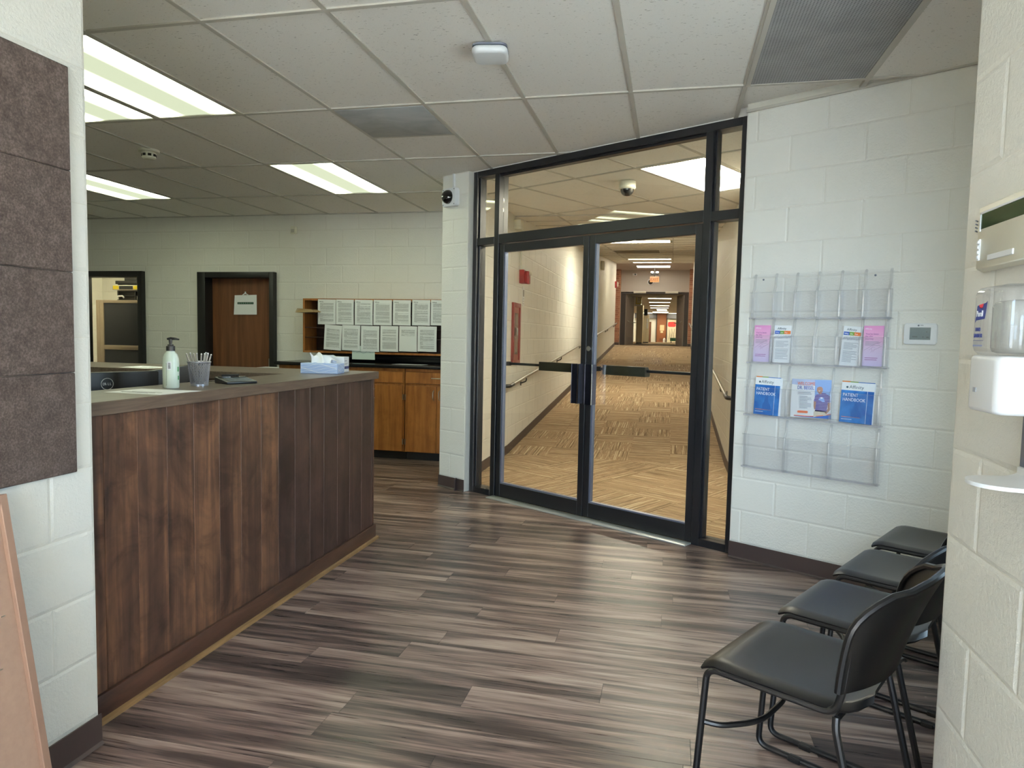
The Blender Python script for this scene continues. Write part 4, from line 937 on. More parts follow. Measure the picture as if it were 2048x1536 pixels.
obj('upper_unit', MB().box(-.25, .3, 0, .36, .24, .285).box(-.12, .3, .02, .34, .285, .33).box(-.23, -.2, .02, .3, .225, .24).box(.25, .28, .02, .3, .225, .24), 'black_plastic', pr_, bevel=.003)
obj('cable_loop', MB().tube([(-.2, -.01, .03), (-.19, -.02, .07), (-.12, -.02, .075), (-.1, -.01, .05)], .012, 6), 'white_plastic', pr_); obj('cable_loop', MB().tube([(.12, -.01, .03), (.13, -.02, .07), (.2, -.02, .075), (.22, -.01, .05)], .012, 6), 'white_plastic', pr_)
bb = thing('blue_bag', 'bright blue bag lying on top of the silver machine', 'bag', (on_y(280, 600, 8.3).x, 8.36, 2.062)); obj('bag_body', MB().shell(lambda u, v: (-.12+.3*u, -.08+.2*v, .055*math.sin(PI*u)*math.sin(PI*v)**.6+.01*math.sin(u*9+v*5)*math.sin(PI*u)), 10, 8, .004), plain('blue_plastic', rgb(58, 110, 196), .4), bb)

# ================================================================== NEAR LEFT WALL
for k, (z0, z1, nm) in enumerate(((.911, 1.2145, 'lowest'), (1.2155, 1.515, 'second from the bottom'), (1.516, 1.814, 'third from the bottom'), (1.815, 2.115, 'topmost'))):
    pn = thing('acoustic_panel', 'taupe felt acoustic panel on the near left wall, %s of four' % nm, 'acoustic panel', (-1.7655, 1.753, z0), group='felt wall panels')
    obj('felt_pad', B(0, .012, -1.2, 0, 0, z1-z0), 'felt', pn, bevel=.003, seg=1)
    obj('adhesive_backing', B(-.0045, 0, -1.19, -.004, .004, z1-z0-.004), 'grey', pn)
bd = thing('leaning_frame', 'back of a tan wooden framed board leaning on the near left wall', 'framed board', (-1.578, 1.49, 0), rot=(0, -math.atan((1.748-1.60)/.91)*1.02, 0))
mdf = NT('tan_hardboard'); nn = mdf.noise(mdf.coords(), 60, 3); mdf.set(Base_Color=mdf.mix(nn, rgb(146, 118, 102), rgb(162, 134, 116)), Roughness=.8)
fwood = wood('raw_frame_wood', [(.3, rgb(124, 96, 80)), (.7, rgb(150, 120, 102))], (4, 4, 2), 3, .6, .05)
obj('backing_board', B(-.015, -.005, -1.0, -.02, .02, .89), mdf.m, bd, smooth=False)
for nm, a in (('stile', B(-.022, .008, -.022, 0, 0, .915)), ('stile', B(-.022, .008, -1.02, -1.0, 0, .915)), ('rail', B(-.022, .008, -1.0, -.022, .89, .915)), ('rail', B(-.022, .008, -1.0, -.022, 0, .025))): obj(nm, a, fwood, bd, bevel=.0015, seg=1)
obj('staple', MB().box(-.005, -.003, -.06, -.05, .60, .602).box(-.005, -.003, -.09, -.08, .47, .472), 'steel', bd)

# ================================================================== BROCHURE WALL
def Wt(name, label, cat, s, z, o=0, group=None): return thing(name, label, cat, tuple(W(s, o, z)), -TH, group)
rk = Wt('brochure_rack', 'clear acrylic wall rack with four rows of brochure pockets', 'brochure rack', 0, 0)
obj('back_plate', MB().prism(rrect(.068, .852, .595, 1.748, .02), .006, .009, 'y'), 'acrylic', rk)
rows = [(1.486, 1.640, [.103, .229, .352, .473, .596, .718, .843]), (1.222, 1.385, [.100, .226, .349, .470, .592, .715, .838]), (.907, 1.075, [.094, .331, .577, .823]), (.590, .79, [.092, .331, .579, .825])]
for ri, (zb_, zt_, dv2) in enumerate(rows):
    a, b = dv2[0]-.018, dv2[-1]+.018
    pk = obj('pocket_front', MB().box(a, b, -.048, -.0455, zb_, zt_), 'acrylic', rk, smooth=False)
    obj('pocket_floor', MB().box(a, b, -.048, -.009, zb_-.002, zb_+.004), 'acrylic_edge', rk, smooth=False)
    obj('lip_edge', MB().box(a, b, -.0495, -.045, zt_-.0015, zt_+.001).box(a, b, -.050, -.045, zb_-.004, zb_+.006), 'acrylic_edge', pk, smooth=False)
    hh = .262 if ri < 2 else .30
    for x in dv2:
        ob = MB().tube(rounded([(x, -.010, zb_), (x, -.044, zb_+.001), (x, -.044, zt_+.0), (x, -.022, zt_+.03), (x, -.018, zb_+hh-.012), (x, -.008, zb_+hh)], .012, 3), .0068, 8)
        obj('divider', ob, 'acrylic_rib', rk)
        obj('divider_edge', MB().box(x-.0125, x-.0105, -.046, -.009, zb_, zt_).box(x+.0105, x+.0125, -.046, -.009, zb_, zt_), 'acrylic', rk, smooth=False)
for x, z in ((.148, 1.718), (.762, 1.718)): obj('screw', MB().lathe([(0, .012), (.005, .011), (.006, .008)], 10, (x, 0, z), 'y'), 'grey', rk)

pinkm = NT('pink_leaflet_print'); tcx = pinkm.node('ShaderNodeTexCoord'); spx = pinkm.node('ShaderNodeSeparateXYZ'); pinkm.link(tcx.outputs['Generated'], spx.inputs[0])
pinkm.set(Base_Color=pinkm.ramp(spx.outputs[2], [(0, rgb(208, 196, 232)), (.45, rgb(222, 200, 226)), (.75, rgb(234, 176, 214)), (1, rgb(226, 150, 204))]), Roughness=.4); M['pink'] = pinkm.m
purple = plain('purple_print', rgb(150, 84, 150), .6); white_p = plain('white_print', rgb(244, 244, 248), .5); greyp = plain('leaflet_grey_print', rgb(132, 138, 152), .6)
def lines(t, x0, x1, z0, z1, n, mat, y=-.0012, name='lettering'):
    mb = MB(); st = (z1-z0)/n
    for i in range(n): mb.box(x0, x1-(x1-x0)*random.choice((0, .04, .1, .35)), y, y+.0004, z1-st*(i+.68), z1-st*(i+.40))
    obj(name, mb, mat, t, smooth=False)
def leaflet(label, s, z, wd, ht, kind, tilt=0, o=.022):
    t = Wt('leaflet', label, 'leaflet', s, z, o); t.rotation_euler = (R(-2), R(tilt), -TH)
    obj('sheet', B(0, wd, 0, .004, 0, ht), 'pink' if kind == 'pink' else 'paper', t, smooth=False)
    if kind == 'pink':
        text('lettering', 'Affinity', .012, white_p, t, (.006, -.0008, ht-.020)); text('lettering', "You've been\nfor the\nJourney", .013, purple, t, (.010, -.0008, ht-.048))
        lines(t, .010, wd-.014, ht-.108, ht-.082, 5, greyp); lines(t, .012, wd-.02, .03, .05, 2, purple)
        hand = MB()
        for p in ([(.006, .085), (.03, .10), (.055, .118), (wd-.006, .135)], [(.03, .088), (.04, .094), (.05, .106), (.058, .100)], [(.05, .078), (.06, .092), (.07, .095), (wd-.006, .11)], [(.04, .075), (.048, .086), (.042, .094)]): hand.tube([(x, -.0008, z) for x, z in p], .0006, 4)
        obj('line_drawing', hand, purple, t)
        pass
    else:
        text('lettering', 'Affinity', .018, plain('dark_print', rgb(70, 84, 96), .6), t, (.018, -.0008, ht-.024)); 
        for k, (a, b, cc_, wrd) in enumerate(((.004, .034, rgb(54, 92, 178), 'Why'), (.034, .058, rgb(112, 156, 62), 'the'), (.058, wd-.004, rgb(222, 120, 58), 'Fun'))):
            obj('colour_flag', B(a, b, -.001, 0, ht-.050, ht-.031), plain('flag_%d' % k, cc_, .6), t, smooth=False); text('lettering', wrd, .011, white_p, t, (a+.004, -.0018, ht-.045))
        crowd = MB(); rr = random.Random(3)
        for k in range(20):
            x = .004+(wd-.008)*k/19; z = ht-.064+rr.uniform(-.004, .004); crowd.tube([(x-.003, -.0008, z-.01), (x, -.0008, z), (x+.003, -.0008, z-.009), (x+.004, -.0008, z+.006)], .0008, 4)
        obj('crowd_drawing', crowd, greyp, t)
        lines(t, .012, wd-.012, ht-.128, ht-.088, 7, greyp); lines(t, .012, wd-.012, .02, ht-.134, 9, greyp)
    return t
leaflet('pink leaflet in the second rack row, end pocket nearest the black door frame', .110, 1.229, .097, .218, 'pink', 0)
leaflet('white crowd leaflet beside the pink one nearest the black door frame', .229, 1.229, .100, .218, 'white', .5)
leaflet('white crowd leaflet leaning in the second rack row on the thermostat side', .603, 1.229, .098, .218, 'white', 4)
leaflet('pink leaflet in the second rack row, end pocket nearest the thermostat', .722, 1.229, .099, .218, 'pink', 0)
bluem = NT('blue_cover_print'); nb = bluem.noise(bluem.coords('Object', (1, 1, 1), 4), 14, 2); bluem.set(Base_Color=bluem.ramp(nb, [(.35, rgb(26, 92, 168)), (.65, rgb(58, 128, 200))]), Roughness=.3)
def handbook(label, s, wd, copies):
    t = Wt('handbook', label, 'booklet', s, .915, .024); t.rotation_euler = (R(-2), R(1), -TH); ht = .222
    for k in range(copies): obj('page_block', B(.004*k, wd+.004*k, .002+.004*k, .005+.004*k, 0, ht), 'paper', t, smooth=False)
    obj('cover', B(0, wd, 0, .0016, 0, ht), 'paper', t, smooth=False)
    obj('blue_panel', B(0, wd, -.0008, 0, 0, ht-.044), bluem.m, t, smooth=False)
    obj('crease', B(wd*.80, wd*.81, -.0014, -.0006, 0, ht), 'paper', t, smooth=False)
    text('lettering', 'PATIENT\nHANDBOOK', .026, white_p, t, (wd*.06, -.0016, ht-.078), .78)
    text('lettering', 'Affinity', .026, plain('logo_print', rgb(84, 100, 110), .6), t, (wd*.24, -.0006, ht-.034))
    obj('logo_dot', MB().lathe([(0, .0012), (.006, .0012), (.006, .0004)], 12, (wd*.18, 0, ht-.027), 'y'), plain('logo_print2', rgb(84, 100, 110), .6), t)
    lines(t, wd*.06, wd*.7, .026, .036, 1, plain('orange_print', rgb(230, 130, 80), .6)); lines(t, wd*.06, wd*.4, .014, .022, 1, white_p)
    obj('portrait_tint', MB().prism([(wd*.35, 0.03), (wd*.7, .03), (wd*.66, .06), (wd*.58, .075), (wd*.56, .11), (wd*.46, .115), (wd*.40, .075), (wd*.34, .06)], .0009, .0012, 'y'), plain('deep_blue_print', rgb(36, 98, 172), .4), t)
    obj('colour_edge', MB().box(0, wd*.25, .006, .0064, ht, ht+.006), plain('edge_orange', rgb(222, 130, 60), .5), t); obj('colour_edge', MB().box(wd*.25, wd*.5, .006, .0064, ht, ht+.005), plain('edge_green', rgb(130, 160, 70), .5), t); obj('colour_edge', MB().box(wd*.5, wd, .006, .0064, ht, ht+.004), plain('edge_blue', rgb(60, 110, 180), .5), t)
    return t
handbook('blue patient handbook in the third rack row nearest the black door frame', .128, .150, 3)
handbook('blue patient handbook in the third rack row nearest the thermostat', .620, .168, 2)
fl_ = Wt('welcome_flyer', 'curved welcome flyer with a smiling man in a purple striped shirt in the rack', 'flyer', .352, .918, .022); fl_.rotation_euler = (0, R(-1.5), -TH)
FW, FH = .226, .220
def fy(u, v): return -.006-.012*math.sin(PI*u)+.010*(1-u)**3*v*v*2
def patch(name, pts, mat, lift):   # flat print following the curved sheet
    mb = MB(); n = len(pts); tri = mathutils.geometry.tessellate_polygon([[Vector((p[0], p[1], 0)) for p in pts]])
    mb.add([(FW*p[0], fy(*p)-lift, FH*p[1]) for p in pts], [tuple(t) for t in tri]); return obj(name, mb, mat, fl_, smooth=False)
obj('sheet', MB().shell(lambda u, v: (FW*u, fy(u, v), FH*v), 16, 6, .0006), 'paper', fl_)
def strip(name, f0, f1, u0, u1, mat, lift, n=14):
    mb = MB(); vs = []; fs = []
    for i in range(n+1):
        u = u0+(u1-u0)*i/n
        for v in (f0(u), f1(u)): vs.append((FW*u, fy(u, v)-lift, FH*v))
    for i in range(n): fs.append((2*i, 2*i+2, 2*i+3, 2*i+1))
    return obj(name, mb.add(vs, fs), mat, fl_, smooth=False)
skyp = plain('pale_sky_print', rgb(186, 200, 232), .5); sky2 = plain('sky_print', rgb(140, 172, 224), .5)
strip('printed_sky', lambda u: .86-.02*math.sin(u*4), lambda u: 1, .0, 1.0, skyp, .0010)
strip('printed_sky', lambda u: .35+.6*(1-u)**1.2, lambda u: .99, .62, 1.0, sky2, .0014)
strip('printed_wave', lambda u: .0+.03*(1-u), lambda u: .035+.26*max(0, u-.45)**2, .1, 1.0, plain('blue_wave_print', rgb(46, 104, 190), .5), .0014)
strip('printed_wave', lambda u: .035+.26*max(0, u-.45)**2, lambda u: .055+.28*max(0, u-.45)**2, .1, 1.0, plain('orange_wave_print', rgb(232, 130, 90), .5), .0016)
skin = plain('printed_skin', rgb(176, 132, 112), .6); shirt = NT('purple_striped_print'); tcz = shirt.node('ShaderNodeTexCoord'); spz = shirt.node('ShaderNodeSeparateXYZ'); shirt.link(tcz.outputs['Object'], spz.inputs[0])
stp = shirt.math('LESS_THAN', shirt.math('FRACT', shirt.math('MULTIPLY', spz.outputs[2], 118.0)), .28); shirt.set(Base_Color=shirt.mix(stp, rgb(84, 68, 140), rgb(190, 190, 220)), Roughness=.6)
patch('printed_trousers', [(.60, .03), (.90, .09), (.90, .17), (.62, .20), (.60, .14)], plain('printed_khaki', rgb(214, 204, 184), .6), .0022)
patch('printed_arm', [(.92, .42), (1.0, .42), (.99, .24), (.90, .12), (.86, .15), (.93, .26)], skin, .0024); patch('printed_arm', [(.60, .44), (.66, .44), (.65, .25), (.62, .22), (.60, .3)], skin, .0024)
patch('printed_shirt', [(.635, .19), (.90, .17), (.93, .40), (1.0, .42), (.98, .58), (.86, .66), (.76, .66), (.64, .60), (.60, .45), (.66, .42)], shirt.m, .0026)
patch('printed_belt', [(.635, .185), (.90, .165), (.90, .195), (.635, .215)], plain('printed_black', rgb(40, 36, 50), .6), .003)
patch('printed_head', [(.71, .65), (.77, .63), (.805, .70), (.81, .77), (.78, .815), (.72, .82), (.675, .79), (.67, .72)], skin, .003)
patch('printed_smile', [(.69, .715), (.735, .70), (.755, .72), (.71, .712)], white_p, .0034); patch('printed_eye', [(.69, .765), (.708, .768), (.708, .76), (.69, .757)], greyp, .0034); patch('printed_eye', [(.74, .765), (.76, .768), (.76, .76), (.74, .757)], greyp, .0034)
patch('printed_badge', [(.76, .515), (.81, .515), (.81, .55), (.76, .55)], white_p, .0032)
orp = plain('orange_heading', rgb(226, 122, 84), .5); blp = plain('blue_heading', rgb(52, 82, 172), .5)
def bent(body, size, m, u0, v0, sx, lift=.0032):
    t = text('lettering', body, size, m, fl_, (0, 0, 0), sx)
    for vv in t.data.vertices:
        x, y, z = vv.co; u, v = u0+x/FW, v0+z/FH; vv.co = (FW*u, fy(u, v)-lift+y, FH*v)
bent('WELCOME', .027, orp, .17, .845, .80); bent('DR. BEISEL', .029, blp, .17, .735, .74)
lines(fl_, FW*.2, FW*.56, FH*.60, FH*.68, 2, greyp, -.0205); lines(fl_, FW*.25, FW*.55, FH*.24, FH*.57, 9, greyp, -.0205)
obj('button_shape', MB().prism(rrect(FW*.2, FW*.46, FH*.12, FH*.18, .005), .0195, .020, 'y'), orp, fl_)

tm_ = Wt('thermostat', 'white wall thermostat with grey screen on the block wall beside the rack', 'thermostat', .993, 1.406)
obj('body', MB().prism(rrect(-.076, .076, -.055, .055, .014), .0, .024, 'y'), 'white_plastic', tm_, bevel=.005)
obj('screen', B(-.047, .048, -.0255, -.0235, -.030, .033), plain('lcd_grey', rgb(120, 132, 134), .2), tm_)
obj('digits', MB().box(-.035, -.01, -.0262, -.0255, -.018, -.012).box(.028, .034, -.0262, -.0255, .008, .013).box(.012, .018, -.0262, -.0255, -.019, -.013).box(.03, .042, -.0262, -.0255, -.02, -.014), plain('lcd_ink', rgb(84, 94, 96), .3), tm_)
obj('maker_mark', MB().lathe([(0, .0255), (.0045, .0255), (.0045, .024)], 10, (-.008, 0, .043), 'y'), 'grey', tm_); obj('maker_mark', B(0, .014, -.0255, -.0235, .0425, .045), 'grey', tm_)

# ================================================================== NEAR RIGHT WALL
kp = thing('alarm_keypad', 'cream alarm keypad with dark green display on the near right wall', 'keypad', (.638, 1.66, 1.505), R(-90))
kw = .30
obj('housing', MB().add([(0, 0, 0), (kw, 0, 0), (kw, 0, .132), (0, 0, .132), (.012, -.012, .003), (.040, -.030, .003), (kw, -.030, .003), (kw, -.030, .129), (.040, -.030, .129), (.012, -.012, .129)],
    [(0, 3, 2, 1), (4, 5, 8, 9), (5, 6, 7, 8), (0, 4, 9, 3), (0, 1, 6, 5, 4), (3, 9, 8, 7, 2), (1, 2, 7, 6)]), 'beige_plastic', kp, bevel=.002, seg=1)
obj('display', B(.052, .24, -.0305, -.028, .083, .113), plain('green_lcd', rgb(44, 62, 38), .12), kp)
obj('display_bezel', MB().box(.048, .052, -.032, -.028, .079, .117).box(.048, .244, -.032, -.028, .113, .117), 'white_plastic', kp)
for k in range(4): obj('speaker_slot', B(.014, .030, -.002, .0, 0, .0022), 'grey', kp, (0, -.0128, .083+.007*k), (0, 0, R(-32.7)))
sidep = obj('label', B(.001, .020, -.0012, 0, .012, .058), plain('lilac_label', rgb(206, 206, 222), .5), kp, (.0145, -.0138, 0), (0, 0, R(-32.7)))
obj('lettering', MB().box(.004, .009, -.0018, -.001, .048, .051).box(.011, .015, -.0018, -.001, .0485, .0515).box(.004, .009, -.0018, -.001, .037, .040).box(.011, .015, -.0018, -.001, .0375, .0405), ink, sidep)
obj('button_strip', B(.047, .056, -.033, -.029, .02, .063), 'white_plastic', kp, bevel=.001, seg=1)
for k in range(4): obj('button', B(.050, .058, -.036, -.031, .023+.010*k, .030+.010*k), 'white_plastic', kp, bevel=.0015, seg=1)
obj('embossed_bar', B(.095, .2, -.0325, -.029, .016, .027), 'white_plastic', kp, bevel=.001, seg=1)

ds = thing('sanitizer_dispenser', 'white hand sanitizer dispenser with clear top on the near right wall', 'dispenser', (.638, 1.375, 1.235), R(-90))
DW = .064
obj('lower_cover', MB().prism(rrect(-DW, DW, -.102, .0, .02, 5), .0, .10), 'white_plastic', ds, bevel=.008, seg=3)
obj('clear_cover', MB().prism(rrect(-DW+.001, DW-.001, -.101, -.004, .02, 5), .101, .222), clear('clear_shell', (.96, .97, .985, 1), .9, .05, .03, (.8, .84, .95, 1), .02), ds, bevel=.014, seg=3)
obj('refill_pouch', MB().prism(rrect(-.046, .046, -.080, -.02, .02, 4), .104, .196), clear('gel_refill', (.9, .91, .9, 1), .7, .1, .06, (.86, .87, .84, 1), .02), ds, bevel=.01)
obj('back_plate', B(-DW-.004, DW+.004, -.006, .0, -.0, .215), 'white_plastic', ds, bevel=.002, seg=1)
navy = plain('label_navy', rgb(38, 52, 120), .5)
obj('label_flag', MB().prism([(-.040, .158), (-.036, .162), (-.002, .164), (.006, .195), (.0, .192), (-.034, .188)], .1022, .1026, 'y'), navy, ds, smooth=False)
obj('label_accent', MB().prism([(-.026, .1895), (-.008, .191), (-.012, .184), (-.022, .183)], .1027, .103, 'y'), plain('label_red', rgb(206, 60, 74), .5), ds, smooth=False)
text('lettering', 'Purell', .0155, white_p, ds, (-.034, -.1032, .1685), .72); text('lettering', 'HAND', .0098, navy, ds, (-.037, -.1024, .1425), .72); text('lettering', 'SANITIZER', .0098, navy, ds, (-.042, -.1024, .1315), .72)
obj('label_rule', B(-.043, -.004, -.1027, -.1022, .1255, .1264), navy, ds); obj('small_print', B(-.043, -.006, -.1027, -.1022, .1155, .1185), plain('pale_navy', rgb(140, 150, 190), .5), ds)
obj('emblem', MB().box(-.03, -.018, -.1032, -.1022, .034, .042), plain('grey_emblem', rgb(150, 156, 166), .5), ds)
obj('grey_riser', B(-.05, .05, -.012, .0, -.13, .0), 'grey', ds, bevel=.002)
obj('drip_tray', MB().shell(lambda u, v: ((.062*math.sin(PI*(v-.5)*1.0)), -.001-.112*(1-(1-u))*(math.cos(PI*(v-.5))**.5 if abs(v-.5) < .499 else 0), -.122+.016*(1-u)**4), 10, 16, .007), 'white_plastic', ds)
obj('tray_neck', MB().prism([(-.052, -.130), (.052, -.130), (.05, -.10), (-.05, -.10)], .0, .016, 'y'), 'white_plastic', ds, bevel=.003)

# ================================================================== CHAIRS
CP = Vector((.125, 1.965, 0)); CU = Vector((.5, .8660, 0)); CF = Vector((-.8660, .5, 0))
first = CP + CU*.225
# local frame: x along the row, y forward (seat front at y=0), z up
def make_chair(label):
    t = thing('stacking_chair', label, 'chair', tuple(first), R(60), 'black stacking chairs in the waiting row')
    def seat(u, v):
        a = -.012+.425*u; b = (v-.5)*2
        wd = .222
        if a > .31: wd *= math.sqrt(max(0, 1-((a-.31)/.112)**2))*.35+.65 if a < .40 else .70
        if a < .03: wd *= .985
        z = .453-.014*math.sin(PI*min(1, max(0, a)/.40))*(1-b*b)
        if a < .035: z -= .014*((.035-a)/.047)**2
        z -= .010*max(0, (abs(b)-.88)/.12)**2
        if a > .34: z += .030*((a-.34)/.07)**2*(1-.3*b*b)
        return (wd*b, -a, z-.004)
    obj('seat', MB().shell(lambda u, v: seat(u, 1-v), 22, 18, .007), 'chair_plastic', t)
    def back(u, v):
        z = .497+.290*u; b = (v-.5)*2
        wd = .232
        if u > .45: wd -= .15*((u-.45)/.55)**2.6
        x = wd*b; q = x/.232
        a = .355+.015*u+.04*u*u+(.06+.05*u)*(1-q*q)
        return (x, -a, z - (.012*(b*b) if u > .9 else 0))
    obj('backrest', MB().shell(back, 18, 20, .008), 'chair_plastic', t)
    rim = [back(0, .0)]+[back(k/14, 0) for k in range(1, 15)]+[back(1, k/14) for k in range(1, 15)]+[back(1-k/14, 1) for k in range(1, 15)]
    obj('backrest_rim', MB().tube(rim, .0095, 8), 'chair_plastic', t)
    for sg in (-1, 1):
        x = sg*.218; xo = sg*.226
        leg = obj('sled_frame', MB().tube(rounded([(x, -.350, .428), (xo, -.352, .40), (xo, -.448, .0105), (xo, .022, .0105), (x, -.004, .434), (x, -.345, .434), (x, -.362, .50), (x, -.374, .62)], .035, 6), .0095, 10), 'black_metal', t)
        for a in (-.10, -.36): obj('glide', B(xo-.012, xo+.012, a-.02, a+.02, .0, .018), 'black_plastic', leg, bevel=.003, seg=1)
    obj('stretcher', MB().tube(rounded([(-.218, .007, .275), (-.20, -.04, .272), (-.10, -.115, .272), (.10, -.115, .272), (.20, -.04, .272), (.218, .007, .275)], .08, 6), .008, 8), 'black_metal', t)
    obj('rear_bar', MB().tube([(-.218, -.352, .426), (.218, -.352, .426)], .008, 8), 'black_metal', t)
    obj('front_bar', MB().tube([(-.218, -.03, .432), (.218, -.03, .432)], .007, 8), 'black_metal', t)
    return t
ch0 = make_chair('black stacking chair nearest the viewer with its whole seat and back showing')
lab = ['black stacking chair second in the row, its back hidden behind the nearest one', 'black stacking chair third in the row with its back edge showing', 'black stacking chair last in the row against the block wall']
for k in range(3):
    p = first + CU*(.545*(k+1)) + CF*(.0 if k < 2 else .01)
    dup(ch0, tuple(p), R(60), lab[k])

# ================================================================== CORRIDOR OBJECTS
def rail(name, label, pts, wallx, sg):
    t = thing(name, label, 'handrail', (wallx, pts[0][0], pts[0][1]))
    y0, z0 = pts[0]; y1, z1 = pts[1]; off = sg*.075
    obj('rail_tube', MB().tube([(off, .16, .16*(z1-z0)/(y1-y0)), (off, y1-y0, z1-z0)], .019, 12), 'steel', t)
    obj('return_end', MB().tube(rounded([(off, .18, .18*(z1-z0)/(y1-y0)), (off, .0, 0), (sg*.004, -.02, 0)], .05), .021, 12), 'black_metal', t)
    obj('wall_flange', MB().tube([(0, -.02, 0), (sg*.01, -.02, 0)], .05, 18), 'black_metal', t)
    n = 6
    for k in range(n):
        y = .9+(y1-y0-1.2)*k/(n-1); z = y*(z1-z0)/(y1-y0)
        obj('bracket', MB().tube(rounded([(off, y, z-.015), (off, y, z-.06), (sg*.006, y, z-.085)], .03), .008, 8).tube([(0, y, z-.085), (sg*.012, y, z-.085)], .03, 12), 'black_metal', t)
    obj('end_cap', MB().tube([(off, y1-y0, z1-z0), (off, y1-y0+.02, z1-z0)], .021, 12), 'black_metal', t)
rail('handrail', 'steel handrail rising along the corridor wall with the red cabinet', ((7.45, .80), (22.5, 1.83)), XL, 1)
rail('handrail', 'steel handrail on the corridor wall opposite the red cabinet', ((6.95, .80), (22.5, 1.86)), XR, -1)
al = thing('fire_alarm', 'red fire alarm strobe on the corridor wall near the glass', 'fire alarm', (XL, 8.22, 2.06))
obj('back_box', B(0, .06, -.07, .07, -.075, .085), 'red', al, bevel=.004); obj('horn_face', MB().prism([(.06, -.09), (.1, -.07), (.12, .0), (.1, .07), (.06, .08)], -.06, .06, 'x').__class__().add([(x, y, z) for x, y, z in MB().box(.06, .115, -.06, .06, -.08, .07).v], MB().box(0, 1, 0, 1, 0, 1).f), 'red', al, bevel=.015, seg=3)
obj('strobe_lens', MB().lathe([(0, .03), (.02, .026), (.028, .01), (.028, 0)], 14, (0, 0, 0)), 'beige_plastic', al, (.112, .0, .045), (0, R(90), 0))
obj('conduit', B(.0, .022, -.035, -.015, .085, .62), 'beige_plastic', al, bevel=.003)
sg_ = thing('instruction_sign', 'narrow pale instruction strip below the red fire alarm', 'sign', (XL, 8.40, 1.72)); obj('plate', B(0, .006, -.05, .05, 0, .24), 'paper', sg_); obj('lettering', MB().box(.006, .0068, -.035, .035, .03, .035).box(.006, .0068, -.035, .035, .06, .065).box(.006, .0068, -.035, .035, .09, .095).box(.006, .0068, -.035, .035, .12, .2), plain('sign_grey', rgb(150, 145, 135), .7), sg_)
ec = thing('extinguisher_cabinet', 'maroon fire extinguisher cabinet set into the corridor wall', 'cabinet', (XL, 7.78, 1.02))
obj('frame', MB().box(0, .03, 0, .05, 0, .72).box(0, .03, .34, .39, 0, .72).box(0, .03, .05, .34, 0, .05).box(0, .03, .05, .34, .67, .72), 'darkred', ec, bevel=.003)
obj('door_panel', B(.004, .016, .05, .34, .05, .67), plain('maroon_panel', rgb(138, 62, 50), .35), ec)
obj('window_pane', B(.016, .02, .12, .27, .12, .60), clear('cabinet_glass', (.6, .5, .45, 1), 1, .02, .3, (.6, .45, .38, 1), .05), ec)
obj('latch', MB().tube(rounded([(.02, .10, .32), (.05, .10, .34), (.05, .10, .42), (.02, .10, .44)], .02), .012, 8), 'steel', ec)
jb = thing('ceiling_sensor', 'small beige sensor box high on the corridor wall by the glass', 'sensor', (XL, 7.9, 2.63)); obj('body', B(0, .08, -.08, .08, -.06, .05), 'beige_plastic', jb, bevel=.006); obj('cable_cover', B(0, .03, .04, .07, .05, .07), 'beige_plastic', jb)
jb = thing('ceiling_sensor', 'tiny beige sensor box far up the ramp wall', 'sensor', (XL, 17.8, 3.2)); obj('body', B(0, .09, -.06, .06, -.13, .09), 'beige_plastic', jb, bevel=.006); obj('sensor_window', B(.09, .094, -.04, .04, -.05, .05), 'grid', jb)
al = thing('fire_alarm', 'small red fire alarm beside the brick pier at the ramp top', 'fire alarm', (XL+.0, 22.4, 3.05)); obj('back_box', B(0, .06, -.09, .09, -.1, .1), 'red', al, bevel=.004); obj('strobe_lens', B(.06, .10, -.05, .05, -.06, .08), 'beige_plastic', al, bevel=.01)
ex = thing('exit_sign', 'glowing orange exit sign hanging from the ceiling at the ramp top', 'sign', (-.585*26/23.2, 26.0, 3.52))
obj('panel', B(-.165, .165, -.03, .03, -.10, .10), emit('exit_glow', rgb(255, 176, 108), .85), ex, bevel=.004)
text('lettering', 'EXIT', .16, emit('exit_letters', rgb(222, 84, 34), .6), ex, (-.145, -.033, -.055), .86)
obj('emergency_lamp', MB().box(-.14, .14, -.04, .04, .17, .25).box(-.02, .02, -.02, .02, .1, .17).box(-.012, .012, -.012, .012, .25, .43), 'black_plastic', ex, bevel=.004)
obj('lamp_head', MB().lathe([(0, -.06), (.055, -.055), (.06, 0), (0, .02)], 16, (-.09, 0, .28)).lathe([(0, -.06), (.055, -.055), (.06, 0), (0, .02)], 16, (.09, 0, .28)), 'white_plastic', ex)
x, z = far(-.708, 3.2); cm = thing('hall_camera', 'small dark dome camera on the header wall above the far doors', 'camera', (x, YD, z)); obj('mount', MB().lathe([(0, .03), (.11, .03), (.12, 0)], 20, (0, 0, 0), 'y'), 'white_plastic', cm); obj('dome', MB().lathe([(.09, .03), (.07, .08), (.0, .1)], 20, (0, 0, 0), 'y'), 'dark_dome', cm)
x, z = far(-1.22, 3.44); cm = thing('hall_camera', 'tiny white camera in the upper corner of the header wall by the brick pier', 'camera', (x, YD, z)); obj('mount', B(-.08, .08, -.08, 0, -.04, .04), 'white_plastic', cm, bevel=.006); obj('lens', MB().lathe([(0, .1), (.03, .095), (.03, .07)], 12, (.02, 0, 0), 'y'), 'dark_dome', cm)
